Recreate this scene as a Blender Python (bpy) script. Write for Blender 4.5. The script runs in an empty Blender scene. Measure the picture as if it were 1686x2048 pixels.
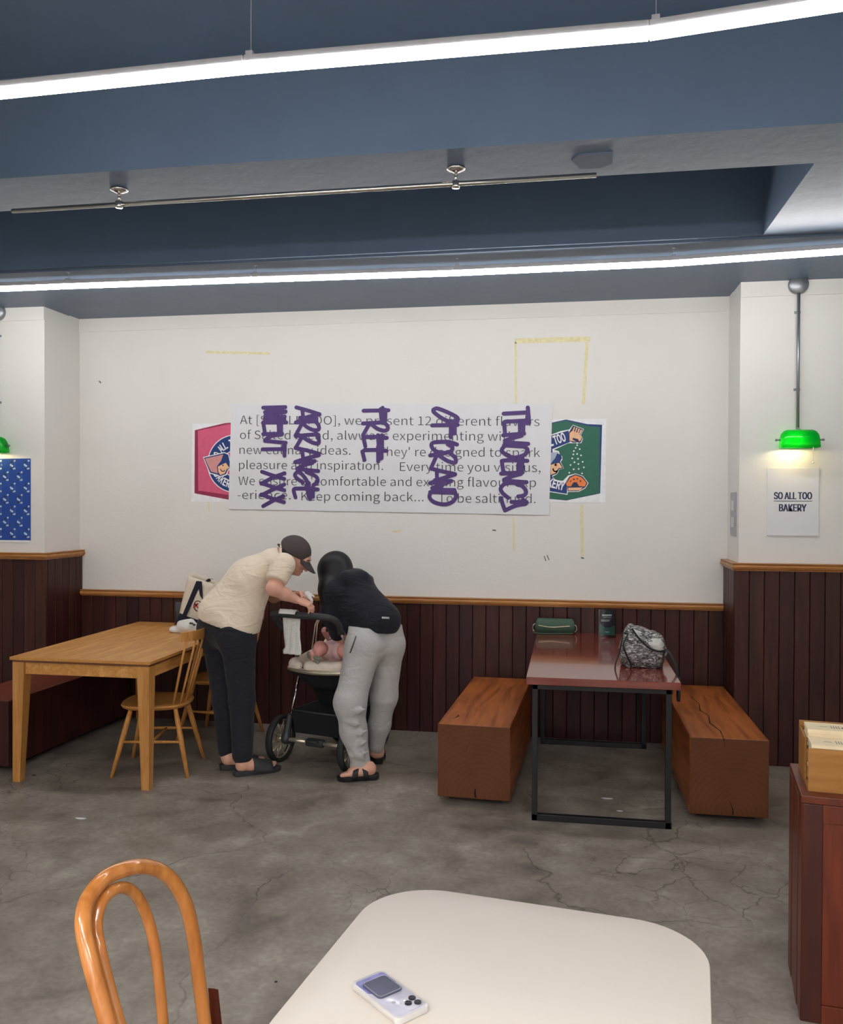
import bpy, bmesh, math, random
import numpy as np
from mathutils import Vector, Matrix
random.seed(7)
C = bpy.context.scene.collection
scene = bpy.context.scene
PI = math.pi

# ------------------------------------------------------------------ camera, world, exposure
F_PX, YAW, PIT, ROLL = 1717.0, .1702, .0102, .0041
CAM = np.array([3.8693, -6.3246, 1.7026])
def _basis():
    cy, sy = math.cos(YAW), math.sin(YAW)
    fw = np.array([-sy, cy, 0]); rt = np.array([cy, sy, 0]); up = np.array([0, 0, 1.])
    cp, sp = math.cos(PIT), math.sin(PIT)
    f = fw*cp-up*sp; u = up*cp+fw*sp
    cr, sr = math.cos(ROLL), math.sin(ROLL)
    return rt*cr+u*sr, u*cr-rt*sr, f
RT, UP, FW = _basis()
cam = bpy.data.cameras.new('camera'); cam_o = bpy.data.objects.new('camera', cam); C.objects.link(cam_o)
cam.sensor_fit = 'HORIZONTAL'; cam.sensor_width = 36; cam.lens = 36*F_PX/1686; cam.clip_start = .05
m = Matrix([[RT[i], UP[i], -FW[i], CAM[i]] for i in range(3)]+[[0, 0, 0, 1]])
cam_o.matrix_world = m
scene.camera = cam_o

def _ray(u, v): return FW+RT*(u-843)/F_PX+UP*(1024-v)/F_PX
def at(u, v, y):                       # the point seen at (u, v) in the plane Y = y
    d = _ray(u, v); return CAM+d*(y-CAM[1])/d[1]
def atz(u, v, z):
    d = _ray(u, v); return CAM+d*(z-CAM[2])/d[2]
def atx(u, v, x):
    d = _ray(u, v); return CAM+d*(x-CAM[0])/d[0]

w = bpy.data.worlds.new('world'); scene.world = w; w.use_nodes = True
w.node_tree.nodes['Background'].inputs[0].default_value = (.55, .6, .7, 1)
w.node_tree.nodes['Background'].inputs[1].default_value = .05
vs = scene.view_settings
vs.view_transform = 'Standard'; vs.look = 'None'; vs.gamma = 1; vs.use_curve_mapping = False
vs.exposure = 0.8
LED, LED_FAR, LED_REAR = 15.0, 27.0, 130.0   # strengths of the battens in view and behind the viewpoint

# ------------------------------------------------------------------ materials
def lin(c):
    return tuple((x/255/12.92 if x/255 <= .04045 else ((x/255+.055)/1.055)**2.4) for x in c)
def newmat(name):
    m = bpy.data.materials.new(name); m.use_nodes = True
    nt = m.node_tree; b = nt.nodes['Principled BSDF']
    return m, nt, b
def N(nt, t, **kw):
    n = nt.nodes.new(t)
    for k, v in kw.items(): setattr(n, k, v)
    return n
def ramp(nt, stops):
    r = N(nt, 'ShaderNodeValToRGB'); e = r.color_ramp.elements
    while len(e) < len(stops): e.new(.5)
    for el, (p, c) in zip(e, stops):
        el.position = p; el.color = (*c, 1) if len(c) == 3 else c
    return r
def plain(name, col, rough=.6, metal=0, spec=.5, vary=.06, scale=30, bump=0, bscale=80, coat=0, sheen=0, trans=0, ior=1.45, emit=None, es=0, wrinkle=0, wscale=6):
    m, nt, b = newmat(name)
    c = lin(col)
    b.inputs['Roughness'].default_value = rough; b.inputs['Metallic'].default_value = metal
    b.inputs['Specular IOR Level'].default_value = spec
    b.inputs['Coat Weight'].default_value = coat; b.inputs['Coat Roughness'].default_value = .1
    b.inputs['Sheen Weight'].default_value = sheen
    b.inputs['Transmission Weight'].default_value = trans; b.inputs['IOR'].default_value = ior
    tc = N(nt, 'ShaderNodeTexCoord'); no = N(nt, 'ShaderNodeTexNoise')
    no.inputs['Scale'].default_value = scale; no.inputs['Detail'].default_value = 4
    nt.links.new(tc.outputs['Object'], no.inputs['Vector'])
    r = ramp(nt, [(.3, tuple(x*(1-vary) for x in c)), (.7, tuple(min(1, x*(1+vary)) for x in c))])
    nt.links.new(no.outputs['Fac'], r.inputs['Fac']); nt.links.new(r.outputs['Color'], b.inputs['Base Color'])
    if bump:
        n2 = N(nt, 'ShaderNodeTexNoise'); n2.inputs['Scale'].default_value = bscale; n2.inputs['Detail'].default_value = 3
        nt.links.new(tc.outputs['Object'], n2.inputs['Vector'])
        bp = N(nt, 'ShaderNodeBump'); bp.inputs['Strength'].default_value = bump; bp.inputs['Distance'].default_value = .01
        nt.links.new(n2.outputs['Fac'], bp.inputs['Height']); nt.links.new(bp.outputs['Normal'], b.inputs['Normal'])
    if wrinkle:
        mp = N(nt, 'ShaderNodeMapping'); mp.inputs['Rotation'].default_value = (.3, .6, .2); mp.inputs['Scale'].default_value = (1, 1, 2.4); nt.links.new(tc.outputs['Object'], mp.inputs['Vector'])
        n3 = N(nt, 'ShaderNodeTexNoise'); n3.inputs['Scale'].default_value = wscale; n3.inputs['Detail'].default_value = 2; n3.inputs['Distortion'].default_value = 1.2
        nt.links.new(mp.outputs[0], n3.inputs['Vector'])
        b2 = N(nt, 'ShaderNodeBump'); b2.inputs['Strength'].default_value = wrinkle; b2.inputs['Distance'].default_value = .03
        nt.links.new(n3.outputs['Fac'], b2.inputs['Height'])
        if bump: nt.links.new(bp.outputs['Normal'], b2.inputs['Normal'])
        nt.links.new(b2.outputs['Normal'], b.inputs['Normal'])
    if emit:
        b.inputs['Emission Color'].default_value = (*lin(emit), 1); b.inputs['Emission Strength'].default_value = es
    return m
def wood(name, dark, light, axis=2, scale=9, stretch=9, rough=.4, coat=0, vary=.0, knots=False, bump=.08, spec=.28):
    """grain running along the given object axis; vary > 0 tints each object differently"""
    m, nt, b = newmat(name)
    L = nt.links
    tc = N(nt, 'ShaderNodeTexCoord'); mp = N(nt, 'ShaderNodeMapping')
    s = [scale]*3; s[axis] = scale/stretch
    mp.inputs['Scale'].default_value = s
    oi = N(nt, 'ShaderNodeObjectInfo')
    L.new(tc.outputs['Object'], mp.inputs['Vector'])
    if vary:
        cx = N(nt, 'ShaderNodeCombineXYZ'); mu = N(nt, 'ShaderNodeMath', operation='MULTIPLY'); mu.inputs[1].default_value = 37
        L.new(oi.outputs['Random'], mu.inputs[0])
        for i in range(3): L.new(mu.outputs[0], cx.inputs[i])
        L.new(cx.outputs[0], mp.inputs['Location'])
    n1 = N(nt, 'ShaderNodeTexNoise'); n1.inputs['Scale'].default_value = 1.2; n1.inputs['Detail'].default_value = 5; n1.inputs['Distortion'].default_value = .6
    L.new(mp.outputs[0], n1.inputs['Vector'])
    wv = N(nt, 'ShaderNodeMath', operation='MULTIPLY'); wv.inputs[1].default_value = 9 if knots else 4
    L.new(n1.outputs['Fac'], wv.inputs[0])
    fr = N(nt, 'ShaderNodeMath', operation='PINGPONG'); fr.inputs[1].default_value = 1
    L.new(wv.outputs[0], fr.inputs[0])
    n2 = N(nt, 'ShaderNodeTexNoise'); n2.inputs['Scale'].default_value = 7; n2.inputs['Detail'].default_value = 6
    L.new(mp.outputs[0], n2.inputs['Vector'])
    mx = N(nt, 'ShaderNodeMath', operation='MULTIPLY_ADD'); mx.inputs[1].default_value = .45
    ml = N(nt, 'ShaderNodeMath', operation='MULTIPLY'); ml.inputs[1].default_value = .6
    L.new(n2.outputs['Fac'], ml.inputs[0]); L.new(fr.outputs[0], mx.inputs[0]); L.new(ml.outputs[0], mx.inputs[2])
    r = ramp(nt, [(.2, lin(dark)), (.85, lin(light))])
    L.new(mx.outputs[0], r.inputs['Fac'])
    out = r.outputs['Color']
    if vary:
        hs = N(nt, 'ShaderNodeHueSaturation')
        mr = N(nt, 'ShaderNodeMapRange'); mr.inputs['To Min'].default_value = 1-vary; mr.inputs['To Max'].default_value = 1+vary
        L.new(oi.outputs['Random'], mr.inputs['Value']); L.new(mr.outputs[0], hs.inputs['Value'])
        m2 = N(nt, 'ShaderNodeMath', operation='MULTIPLY'); m2.inputs[1].default_value = 7.3
        f2 = N(nt, 'ShaderNodeMath', operation='FRACT')
        L.new(oi.outputs['Random'], m2.inputs[0]); L.new(m2.outputs[0], f2.inputs[0])
        mr2 = N(nt, 'ShaderNodeMapRange'); mr2.inputs['To Min'].default_value = .49; mr2.inputs['To Max'].default_value = .52
        L.new(f2.outputs[0], mr2.inputs['Value']); L.new(mr2.outputs[0], hs.inputs['Hue'])
        L.new(out, hs.inputs['Color']); out = hs.outputs['Color']
    L.new(out, b.inputs['Base Color'])
    b.inputs['Specular IOR Level'].default_value = spec
    b.inputs['Roughness'].default_value = rough; b.inputs['Coat Weight'].default_value = coat; b.inputs['Coat Roughness'].default_value = .06
    if bump:
        bp = N(nt, 'ShaderNodeBump'); bp.inputs['Strength'].default_value = bump; bp.inputs['Distance'].default_value = .004
        L.new(mx.outputs[0], bp.inputs['Height']); L.new(bp.outputs['Normal'], b.inputs['Normal'])
    return m
def endgrain(name, dark, light):
    m, nt, b = newmat(name); L = nt.links
    tc = N(nt, 'ShaderNodeTexCoord'); mp = N(nt, 'ShaderNodeMapping'); mp.inputs['Location'].default_value = (-.04, 0, -.02)
    mp.inputs['Scale'].default_value = (1, .15, 1)
    L.new(tc.outputs['Object'], mp.inputs['Vector'])
    wv = N(nt, 'ShaderNodeTexWave', wave_type='RINGS', rings_direction='Y'); wv.inputs['Scale'].default_value = 12; wv.inputs['Distortion'].default_value = 4
    wv.inputs['Detail'].default_value = 3; wv.inputs['Detail Scale'].default_value = 1.2
    L.new(mp.outputs[0], wv.inputs['Vector'])
    no = N(nt, 'ShaderNodeTexNoise'); no.inputs['Scale'].default_value = 6; L.new(tc.outputs['Object'], no.inputs['Vector'])
    ad = N(nt, 'ShaderNodeMath', operation='MULTIPLY_ADD'); ad.inputs[1].default_value = .25; L.new(wv.outputs['Fac'], ad.inputs[0])
    L.new(no.outputs['Fac'], ad.inputs[2])
    r = ramp(nt, [(.35, lin(dark)), (.9, lin(light))]); L.new(ad.outputs[0], r.inputs['Fac']); L.new(r.outputs['Color'], b.inputs['Base Color'])
    b.inputs['Roughness'].default_value = .55; b.inputs['Specular IOR Level'].default_value = .25
    return m
def floor_mat():
    m, nt, b = newmat('polished_concrete'); L = nt.links
    tc = N(nt, 'ShaderNodeTexCoord')
    def noise(s, d=6, dist=0):
        n = N(nt, 'ShaderNodeTexNoise'); n.inputs['Scale'].default_value = s; n.inputs['Detail'].default_value = d; n.inputs['Distortion'].default_value = dist
        L.new(tc.outputs['Object'], n.inputs['Vector']); return n
    n1 = noise(1.7, 7, .8); n2 = noise(7, 8, .4); n3 = noise(45, 5)
    a = N(nt, 'ShaderNodeMath', operation='MULTIPLY_ADD'); a.inputs[1].default_value = .45
    L.new(n2.outputs['Fac'], a.inputs[0])
    h = N(nt, 'ShaderNodeMath', operation='MULTIPLY'); h.inputs[1].default_value = .55; L.new(n1.outputs['Fac'], h.inputs[0]); L.new(h.outputs[0], a.inputs[2])
    r = ramp(nt, [(.3, lin((96, 88, 80))), (.44, lin((128, 119, 108))), (.56, lin((144, 136, 124))), (.72, lin((174, 167, 154)))])
    L.new(a.outputs[0], r.inputs['Fac'])
    # cracks: two warped voronoi nets shown only in patches
    wn = noise(3.5, 5); wc = N(nt, 'ShaderNodeVectorMath', operation='SCALE'); wc.inputs['Scale'].default_value = .35
    L.new(wn.outputs['Color'], wc.inputs[0])
    ad = N(nt, 'ShaderNodeVectorMath', operation='ADD'); L.new(tc.outputs['Object'], ad.inputs[0]); L.new(wc.outputs[0], ad.inputs[1])
    def cracks(s, wdt, msc, lo, hi):
        v = N(nt, 'ShaderNodeTexVoronoi', feature='DISTANCE_TO_EDGE'); v.inputs['Scale'].default_value = s
        L.new(ad.outputs[0], v.inputs['Vector'])
        c = N(nt, 'ShaderNodeMapRange'); c.inputs['From Min'].default_value = 0; c.inputs['From Max'].default_value = wdt
        c.inputs['To Min'].default_value = 1; c.inputs['To Max'].default_value = 0; L.new(v.outputs['Distance'], c.inputs['Value'])
        k = noise(msc, 3); g = N(nt, 'ShaderNodeMapRange'); g.inputs['From Min'].default_value = lo; g.inputs['From Max'].default_value = hi
        L.new(k.outputs['Fac'], g.inputs['Value'])
        o = N(nt, 'ShaderNodeMath', operation='MULTIPLY'); L.new(c.outputs[0], o.inputs[0]); L.new(g.outputs[0], o.inputs[1]); return o
    c1 = cracks(.75, .006, 1.1, .42, .56); c2 = cracks(4.5, .022, .8, .53, .62)
    mxx = N(nt, 'ShaderNodeMath', operation='MAXIMUM'); L.new(c1.outputs[0], mxx.inputs[0]); L.new(c2.outputs[0], mxx.inputs[1])
    mix = N(nt, 'ShaderNodeMixRGB'); mix.inputs['Color2'].default_value = (*lin((52, 46, 42)), 1)
    mf = N(nt, 'ShaderNodeMath', operation='MULTIPLY'); mf.inputs[1].default_value = .62; L.new(mxx.outputs[0], mf.inputs[0])
    L.new(mf.outputs[0], mix.inputs['Fac']); L.new(r.outputs['Color'], mix.inputs['Color1'])
    # fine speckle
    sp = ramp(nt, [(.35, (.86, .86, .86)), (.65, (1.1, 1.1, 1.1))]); L.new(n3.outputs['Fac'], sp.inputs['Fac'])
    mu = N(nt, 'ShaderNodeMixRGB', blend_type='MULTIPLY'); mu.inputs['Fac'].default_value = 1
    L.new(mix.outputs[0], mu.inputs['Color1']); L.new(sp.outputs[0], mu.inputs['Color2'])
    L.new(mu.outputs[0], b.inputs['Base Color'])
    rr = N(nt, 'ShaderNodeMapRange'); rr.inputs['To Min'].default_value = .28; rr.inputs['To Max'].default_value = .62
    L.new(n2.outputs['Fac'], rr.inputs['Value']); L.new(rr.outputs[0], b.inputs['Roughness'])
    bp = N(nt, 'ShaderNodeBump'); bp.inputs['Strength'].default_value = .35; bp.inputs['Distance'].default_value = .004
    iv = N(nt, 'ShaderNodeMath', operation='SUBTRACT'); L.new(a.outputs[0], iv.inputs[0]); L.new(mxx.outputs[0], iv.inputs[1])
    L.new(iv.outputs[0], bp.inputs['Height']); L.new(bp.outputs['Normal'], b.inputs['Normal'])
    return m
def foil_mat():
    m, nt, b = newmat('crumpled_silver'); L = nt.links
    tc = N(nt, 'ShaderNodeTexCoord'); mp = N(nt, 'ShaderNodeMapping'); mp.inputs['Scale'].default_value = (1, 1, 2.2)
    L.new(tc.outputs['Object'], mp.inputs['Vector'])
    no = N(nt, 'ShaderNodeTexNoise'); no.inputs['Scale'].default_value = 34; no.inputs['Detail'].default_value = 5; no.inputs['Distortion'].default_value = 1.5
    L.new(mp.outputs[0], no.inputs['Vector'])
    r = ramp(nt, [(.4, lin((62, 60, 60))), (.52, lin((135, 133, 130))), (.66, lin((225, 224, 220)))])
    L.new(no.outputs['Fac'], r.inputs['Fac']); L.new(r.outputs[0], b.inputs['Base Color'])
    b.inputs['Metallic'].default_value = .45; b.inputs['Roughness'].default_value = .38
    bp = N(nt, 'ShaderNodeBump'); bp.inputs['Strength'].default_value = .9; bp.inputs['Distance'].default_value = .01
    L.new(no.outputs['Fac'], bp.inputs['Height']); L.new(bp.outputs['Normal'], b.inputs['Normal'])
    return m
def shade_mat():
    m, nt, b = newmat('green_glass_shade'); L = nt.links
    b.inputs['Base Color'].default_value = (*lin((10, 150, 60)), 1); b.inputs['Roughness'].default_value = .12
    tr = N(nt, 'ShaderNodeBsdfTranslucent'); tr.inputs['Color'].default_value = (*lin((24, 215, 56)), 1)
    mx = N(nt, 'ShaderNodeMixShader'); mx.inputs[0].default_value = .52
    L.new(b.outputs[0], mx.inputs[1]); L.new(tr.outputs[0], mx.inputs[2]); L.new(mx.outputs[0], nt.nodes['Material Output'].inputs['Surface'])
    return m
def emis(name, col, s):
    m, nt, b = newmat(name)
    b.inputs['Base Color'].default_value = (.8, .8, .8, 1)
    b.inputs['Emission Color'].default_value = (*lin(col), 1); b.inputs['Emission Strength'].default_value = s
    return m
def acrylic(name, col=(235, 240, 240), rough=.03):
    m, nt, b = newmat(name); L = nt.links
    gl = N(nt, 'ShaderNodeBsdfGlossy'); gl.inputs['Roughness'].default_value = rough
    tp = N(nt, 'ShaderNodeBsdfTransparent'); tp.inputs['Color'].default_value = (*lin(col), 1)
    fr = N(nt, 'ShaderNodeFresnel'); mx = N(nt, 'ShaderNodeMixShader')
    L.new(fr.outputs[0], mx.inputs[0]); L.new(tp.outputs[0], mx.inputs[1]); L.new(gl.outputs[0], mx.inputs[2])
    L.new(mx.outputs[0], nt.nodes['Material Output'].inputs['Surface'])
    return m

M = dict(
    wall=plain('white_plaster', (228, 227, 222), .75, vary=.015, scale=2, bump=.12, bscale=60),
    ceil=plain('slate_blue_ceiling_paint', (96, 115, 138), .45, vary=.05, scale=3, bump=.25, bscale=14),
    floor=floor_mat(),
    plank=wood('mahogany_plank', (50, 21, 21), (78, 36, 33), 2, 10, 12, .45, .03, vary=.22),
    back=plain('dark_gap_backing', (22, 12, 12), .9),
    rail=wood('oak_rail', (150, 94, 44), (206, 150, 88), 0, 14, 14, .38, .2),
    raily=wood('oak_rail_across', (138, 82, 34), (200, 142, 78), 1, 14, 14, .38, .2),
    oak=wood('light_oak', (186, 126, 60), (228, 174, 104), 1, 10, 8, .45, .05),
    oakd=wood('oak_moulding', (104, 64, 40), (132, 84, 52), 0, 10, 8, .45, .03),  # dark moulding; its tone also carries the shading between top and apron
    oakz=wood('light_oak_upright', (176, 118, 58), (216, 160, 94), 2, 14, 10, .45, .05),
    chair=wood('chair_birch', (180, 120, 56), (216, 160, 92), 2, 16, 8, .42, .06),
    benchtop=wood('bench_timber', (118, 58, 22), (178, 102, 48), 1, 7, 8, .42, .05, knots=True),
    benchend=endgrain('bench_end_grain', (92, 53, 29), (102, 60, 35)),
    crack=plain('timber_crack', (22, 12, 8), .9),
    redwood=wood('red_lacquer_bench', (104, 48, 36), (136, 72, 54), 1, 7, 9, .4, .08),
    mahog=wood('glossy_mahogany', (108, 42, 31), (142, 62, 47), 0, 6, 9, .14, .55, bump=.01, spec=.5),
    steel=plain('black_steel', (34, 34, 36), .45, .3, bump=.05),
    galv=plain('galvanised_steel', (150, 154, 158), .38, .75, vary=.1, scale=90),
    chrome=plain('chrome', (215, 212, 205), .15, 1),
    brass=plain('champagne_metal', (214, 204, 180), .28, .75),
    led=emis('led_diffuser', (255, 252, 255), LED), ledf=emis('led_diffuser_far', (255, 251, 250), LED_FAR), ledr=emis('led_diffuser_rear', (255, 250, 248), LED_REAR),
    bulb=emis('warm_bulb', (255, 206, 130), 12),
    alu=plain('white_aluminium', (210, 210, 214), .4),
    shade=shade_mat(),
    paper=plain('white_paper', (224, 225, 228), .5, vary=.02, scale=6, bump=.25, bscale=5),
    ink=plain('grey_print', (62, 62, 66), .6), marker=plain('purple_marker', (78, 54, 116), .5, vary=.12, scale=20),
    navy=plain('navy_print', (28, 58, 120), .5), navyd=plain('dark_navy_print', (40, 48, 84), .5),
    pink=plain('pink_print', (214, 92, 126), .5), crimson=plain('crimson_print', (150, 44, 78), .5),
    green=plain('green_print', (40, 104, 84), .5), skinp=plain('peach_print', (240, 192, 150), .5),
    salmon=plain('salmon_print', (214, 150, 146), .5), orange=plain('orange_print', (238, 132, 72), .5),
    white=plain('white_print', (236, 238, 240), .5), greyp=plain('grey_blue_print', (170, 180, 196), .5),
    blue=plain('blue_poster', (34, 74, 160), .35), ltblue=plain('pale_blue_print', (190, 214, 240), .4),
    tape=plain('yellow_tape_residue', (226, 220, 176), .7, vary=.1, scale=40),
    scuff=plain('grey_scuff', (120, 118, 114), .8),
    cream=plain('cream_laminate', (214, 205, 192), .3, vary=.01, scale=4, spec=.4),
    bent=wood('amber_bentwood', (172, 104, 44), (216, 146, 78), 2, 9, 10, .2, .6, bump=.02, spec=.5),
    cane=plain('woven_cane', (206, 172, 116), .6, vary=.15, scale=120),
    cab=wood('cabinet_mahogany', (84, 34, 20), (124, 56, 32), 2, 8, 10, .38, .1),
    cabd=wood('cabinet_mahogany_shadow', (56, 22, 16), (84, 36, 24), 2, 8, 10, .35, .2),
    bamboo=wood('bamboo_box', (146, 98, 46), (182, 130, 70), 0, 8, 8, .5),
    kraft=plain('pale_kraft_paper', (236, 218, 180), .8, vary=.06, scale=12),
    skin=plain('skin', (218, 164, 140), .55, vary=.06, scale=14, sheen=.1),
    skinb=plain('baby_skin', (226, 160, 148), .55, vary=.05, scale=14),
    hair=plain('black_hair', (13, 12, 14), .5, vary=.3, scale=60),
    polo=plain('beige_pique_cotton', (234, 218, 194), .85, vary=.03, scale=40, bump=.25, bscale=500, sheen=.2, wrinkle=.55),
    trou=plain('black_navy_cotton', (24, 26, 36), .85, vary=.1, scale=20, sheen=.08, wrinkle=.6),
    hood=plain('navy_hoodie_fleece', (20, 22, 34), .9, vary=.1, scale=20, sheen=.06, wrinkle=.6),
    sweat=plain('grey_marl_jersey', (182, 180, 177), .9, vary=.06, scale=70, bump=.2, bscale=300, sheen=.2, wrinkle=.3),
    cap=plain('dark_grey_cap', (72, 64, 62), .8, vary=.05, bump=.1, bscale=300),
    rubber=plain('charcoal_foam_rubber', (52, 52, 54), .7), rubberb=plain('black_rubber', (22, 22, 24), .5),
    tyre=plain('black_tyre', (34, 34, 36), .65), fab=plain('black_stroller_fabric', (20, 21, 24), .9),
    handle=plain('black_foam_grip', (50, 52, 54), .5), pad=plain('cream_padding', (226, 214, 198), .85, bump=.2, bscale=60),
    sage=plain('sage_cloth', (130, 132, 118), .85), pinkc=plain('pink_baby_cotton', (232, 196, 196), .85, bump=.4, bscale=40),
    towel=plain('white_muslin', (222, 222, 216), .85, vary=.03, bump=.4, bscale=120),
    canvas=plain('natural_canvas', (226, 214, 194), .85, vary=.03, bump=.2, bscale=200),
    navyc=plain('navy_canvas', (24, 28, 48), .85), redp=plain('red_print', (196, 60, 70), .6),
    pouch=plain('green_leather', (58, 84, 68), .55, bump=.2, bscale=120), strap=plain('black_strap', (20, 20, 22), .5),
    foil=foil_mat(), lining=plain('pale_lining', (206, 204, 198), .6, bump=.5, bscale=40),
    acr=acrylic('clear_acrylic'), signd=plain('teal_sign_print', (40, 108, 96), .4), signn=plain('dark_plum_print', (48, 38, 62), .4),
    phone=plain('pearl_phone_back', (190, 188, 200), .2, coat=.6, vary=.12, scale=22), phonec=plain('clear_phone_case', (206, 202, 196), .12, coat=.8, vary=.06),
    wallet=plain('slate_leather', (82, 86, 104), .55), lens=plain('camera_lens', (38, 34, 40), .08, coat=1),
    violet=plain('violet_film', (120, 118, 176), .2, coat=.6, vary=.3, scale=40),
    plate=plain('grey_switch_plate', (164, 164, 170), .4), dark=plain('dark_detail', (26, 24, 26), .5),
)

# ------------------------------------------------------------------ mesh helpers
def link(name, me, mat, parent=None, smooth=False, label=None):
    o = bpy.data.objects.new(name, me); C.objects.link(o)
    if mat is not None:
        for x in (mat if isinstance(mat, (list, tuple)) else [mat]): me.materials.append(x)
    if smooth: me.shade_smooth()
    if parent is not None:
        o.parent = parent
    if label: o['label'] = label
    return o
TS = {}                                 # origin of each object in the space its thing is modelled in
def place(o, c, parent):
    TS[o.name] = np.array(c, float)
    o.location = tuple(TS[o.name]-(TS[parent.name] if parent is not None else 0))
def tag(o, label, cat, group=None):
    o['label'] = label; o['category'] = cat
    if group: o['group'] = group
    return o
def struct(o, label=None, cat=None):
    o['kind'] = 'structure'
    if label: o['label'] = label
    if cat: o['category'] = cat
    return o
def thing(name, label, cat, loc=(0, 0, 0), rot=0, group=None, local=False):
    o = bpy.data.objects.new(name, None); C.objects.link(o); o.empty_display_size = .05
    o.location = loc; o.rotation_euler = (0, 0, rot)
    TS[o.name] = np.zeros(3) if local else np.array(loc, float)
    return tag(o, label, cat, group)
class MB:
    """collects geometry for ONE mesh object. origin: world point taken as local zero (mesh stored relative to it)"""
    def __init__(s): s.v = []; s.f = []; s.mi = []; s.cur = 0
    def add(s, vs, fs):
        n = len(s.v); s.v += [tuple(map(float, p)) for p in vs]; s.f += [tuple(n+i for i in f) for f in fs]; s.mi += [s.cur]*len(fs)
        return s
    def box(s, a, b, bev=0):
        x0, x1 = sorted((a[0], b[0])); y0, y1 = sorted((a[1], b[1])); z0, z1 = sorted((a[2], b[2]))
        if bev <= 0:
            vs = [(x, y, z) for x in (x0, x1) for y in (y0, y1) for z in (z0, z1)]
            return s.add(vs, [(0, 1, 3, 2), (4, 6, 7, 5), (0, 4, 5, 1), (2, 3, 7, 6), (0, 2, 6, 4), (1, 5, 7, 3)])
        bm = bmesh.new(); bmesh.ops.create_cube(bm, size=1)
        for v in bm.verts: v.co = Vector(((v.co.x+.5)*(x1-x0)+x0, (v.co.y+.5)*(y1-y0)+y0, (v.co.z+.5)*(z1-z0)+z0))
        bmesh.ops.bevel(bm, geom=bm.edges[:], offset=min(bev, .49*min(x1-x0, y1-y0, z1-z0)), segments=2, affect='EDGES', profile=.5)
        s.bm(bm); return s
    def bm(s, bm):
        bm.verts.index_update()
        s.add([v.co[:] for v in bm.verts], [[v.index for v in f.verts] for f in bm.faces]); bm.free(); return s
    def hexa(s, lo, hi):      # lo, hi: 4 points each, same winding
        return s.add(list(lo)+list(hi), [(3, 2, 1, 0), (4, 5, 6, 7), (0, 1, 5, 4), (1, 2, 6, 5), (2, 3, 7, 6), (3, 0, 4, 7)])
    def tube(s, pts, r, n=10, closed=False, cap=True, flat=None):
        pts = [Vector(p) for p in pts]; k = len(pts)
        rs = r if hasattr(r, '__len__') else [r]*k
        T = []
        for i in range(k):
            a = pts[(i-1) % k] if (closed or i > 0) else pts[i]; b = pts[(i+1) % k] if (closed or i < k-1) else pts[i]
            t = (b-a); T.append(t.normalized() if t.length > 1e-9 else Vector((0, 0, 1)))
        up = Vector((0, 0, 1)) if abs(T[0].z) < .9 else Vector((1, 0, 0))
        nrm = (up-T[0]*up.dot(T[0])).normalized(); rings = []
        for i in range(k):
            nrm = (nrm-T[i]*nrm.dot(T[i]));
            nrm = nrm.normalized() if nrm.length > 1e-6 else Vector((1, 0, 0))
            bn = T[i].cross(nrm); rings.append([pts[i]+(nrm*math.cos(2*PI*j/n)*(flat or 1)+bn*math.sin(2*PI*j/n))*rs[i] for j in range(n)])
        vs = [p for rg in rings for p in rg]; fs = []
        for i in range(k if closed else k-1):
            i2 = (i+1) % k
            for j in range(n): fs.append((i*n+j, i*n+(j+1) % n, i2*n+(j+1) % n, i2*n+j))
        if cap and not closed: fs += [tuple(range(n))[::-1], tuple((k-1)*n+j for j in range(n))]
        return s.add(vs, fs)
    def cyl(s, a, b, r, r2=None, n=16): return s.tube([a, b], [r, r if r2 is None else r2], n)
    def lathe(s, prof, c=(0, 0, 0), n=24, axis='z'):
        vs = []; k = len(prof)
        for (r, h) in prof:
            for j in range(n):
                a = 2*PI*j/n; x, y, z = r*math.cos(a), r*math.sin(a), h
                if axis == 'x': x, y, z = h, r*math.cos(a), r*math.sin(a)
                if axis == 'y': x, y, z = r*math.sin(a), h, r*math.cos(a)
                vs.append((c[0]+x, c[1]+y, c[2]+z))
        fs = [(i*n+j, i*n+(j+1) % n, (i+1)*n+(j+1) % n, (i+1)*n+j) for i in range(k-1) for j in range(n)]
        fs += [tuple(range(n))[::-1], tuple((k-1)*n+j for j in range(n))]
        return s.add(vs, fs)
    def prism(s, poly, d):    # poly: world points in one plane, extruded by vector d
        n = len(poly); d = np.array(d, float); P = [np.array(p, float) for p in poly]
        return s.add(P+[p+d for p in P], [tuple(range(n))[::-1], tuple(range(n, 2*n))]+[(i, (i+1) % n, n+(i+1) % n, n+i) for i in range(n)])
    def ball(s, c, r, n=12):
        r = r if hasattr(r, '__len__') else (r, r, r)
        vs = [(c[0], c[1], c[2]-r[2])]; m_ = n//2
        for i in range(1, m_):
            p = -PI/2+PI*i/m_
            for j in range(n): vs.append((c[0]+r[0]*math.cos(p)*math.cos(2*PI*j/n), c[1]+r[1]*math.cos(p)*math.sin(2*PI*j/n), c[2]+r[2]*math.sin(p)))
        vs.append((c[0], c[1], c[2]+r[2])); fs = [(0, 1+(j+1) % n, 1+j) for j in range(n)]
        for i in range(m_-2):
            for j in range(n): fs.append((1+i*n+j, 1+i*n+(j+1) % n, 1+(i+1)*n+(j+1) % n, 1+(i+1)*n+j))
        L_ = len(vs)-1; b = 1+(m_-2)*n
        fs += [(L_, b+j, b+(j+1) % n) for j in range(n)]
        return s.add(vs, fs)
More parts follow.
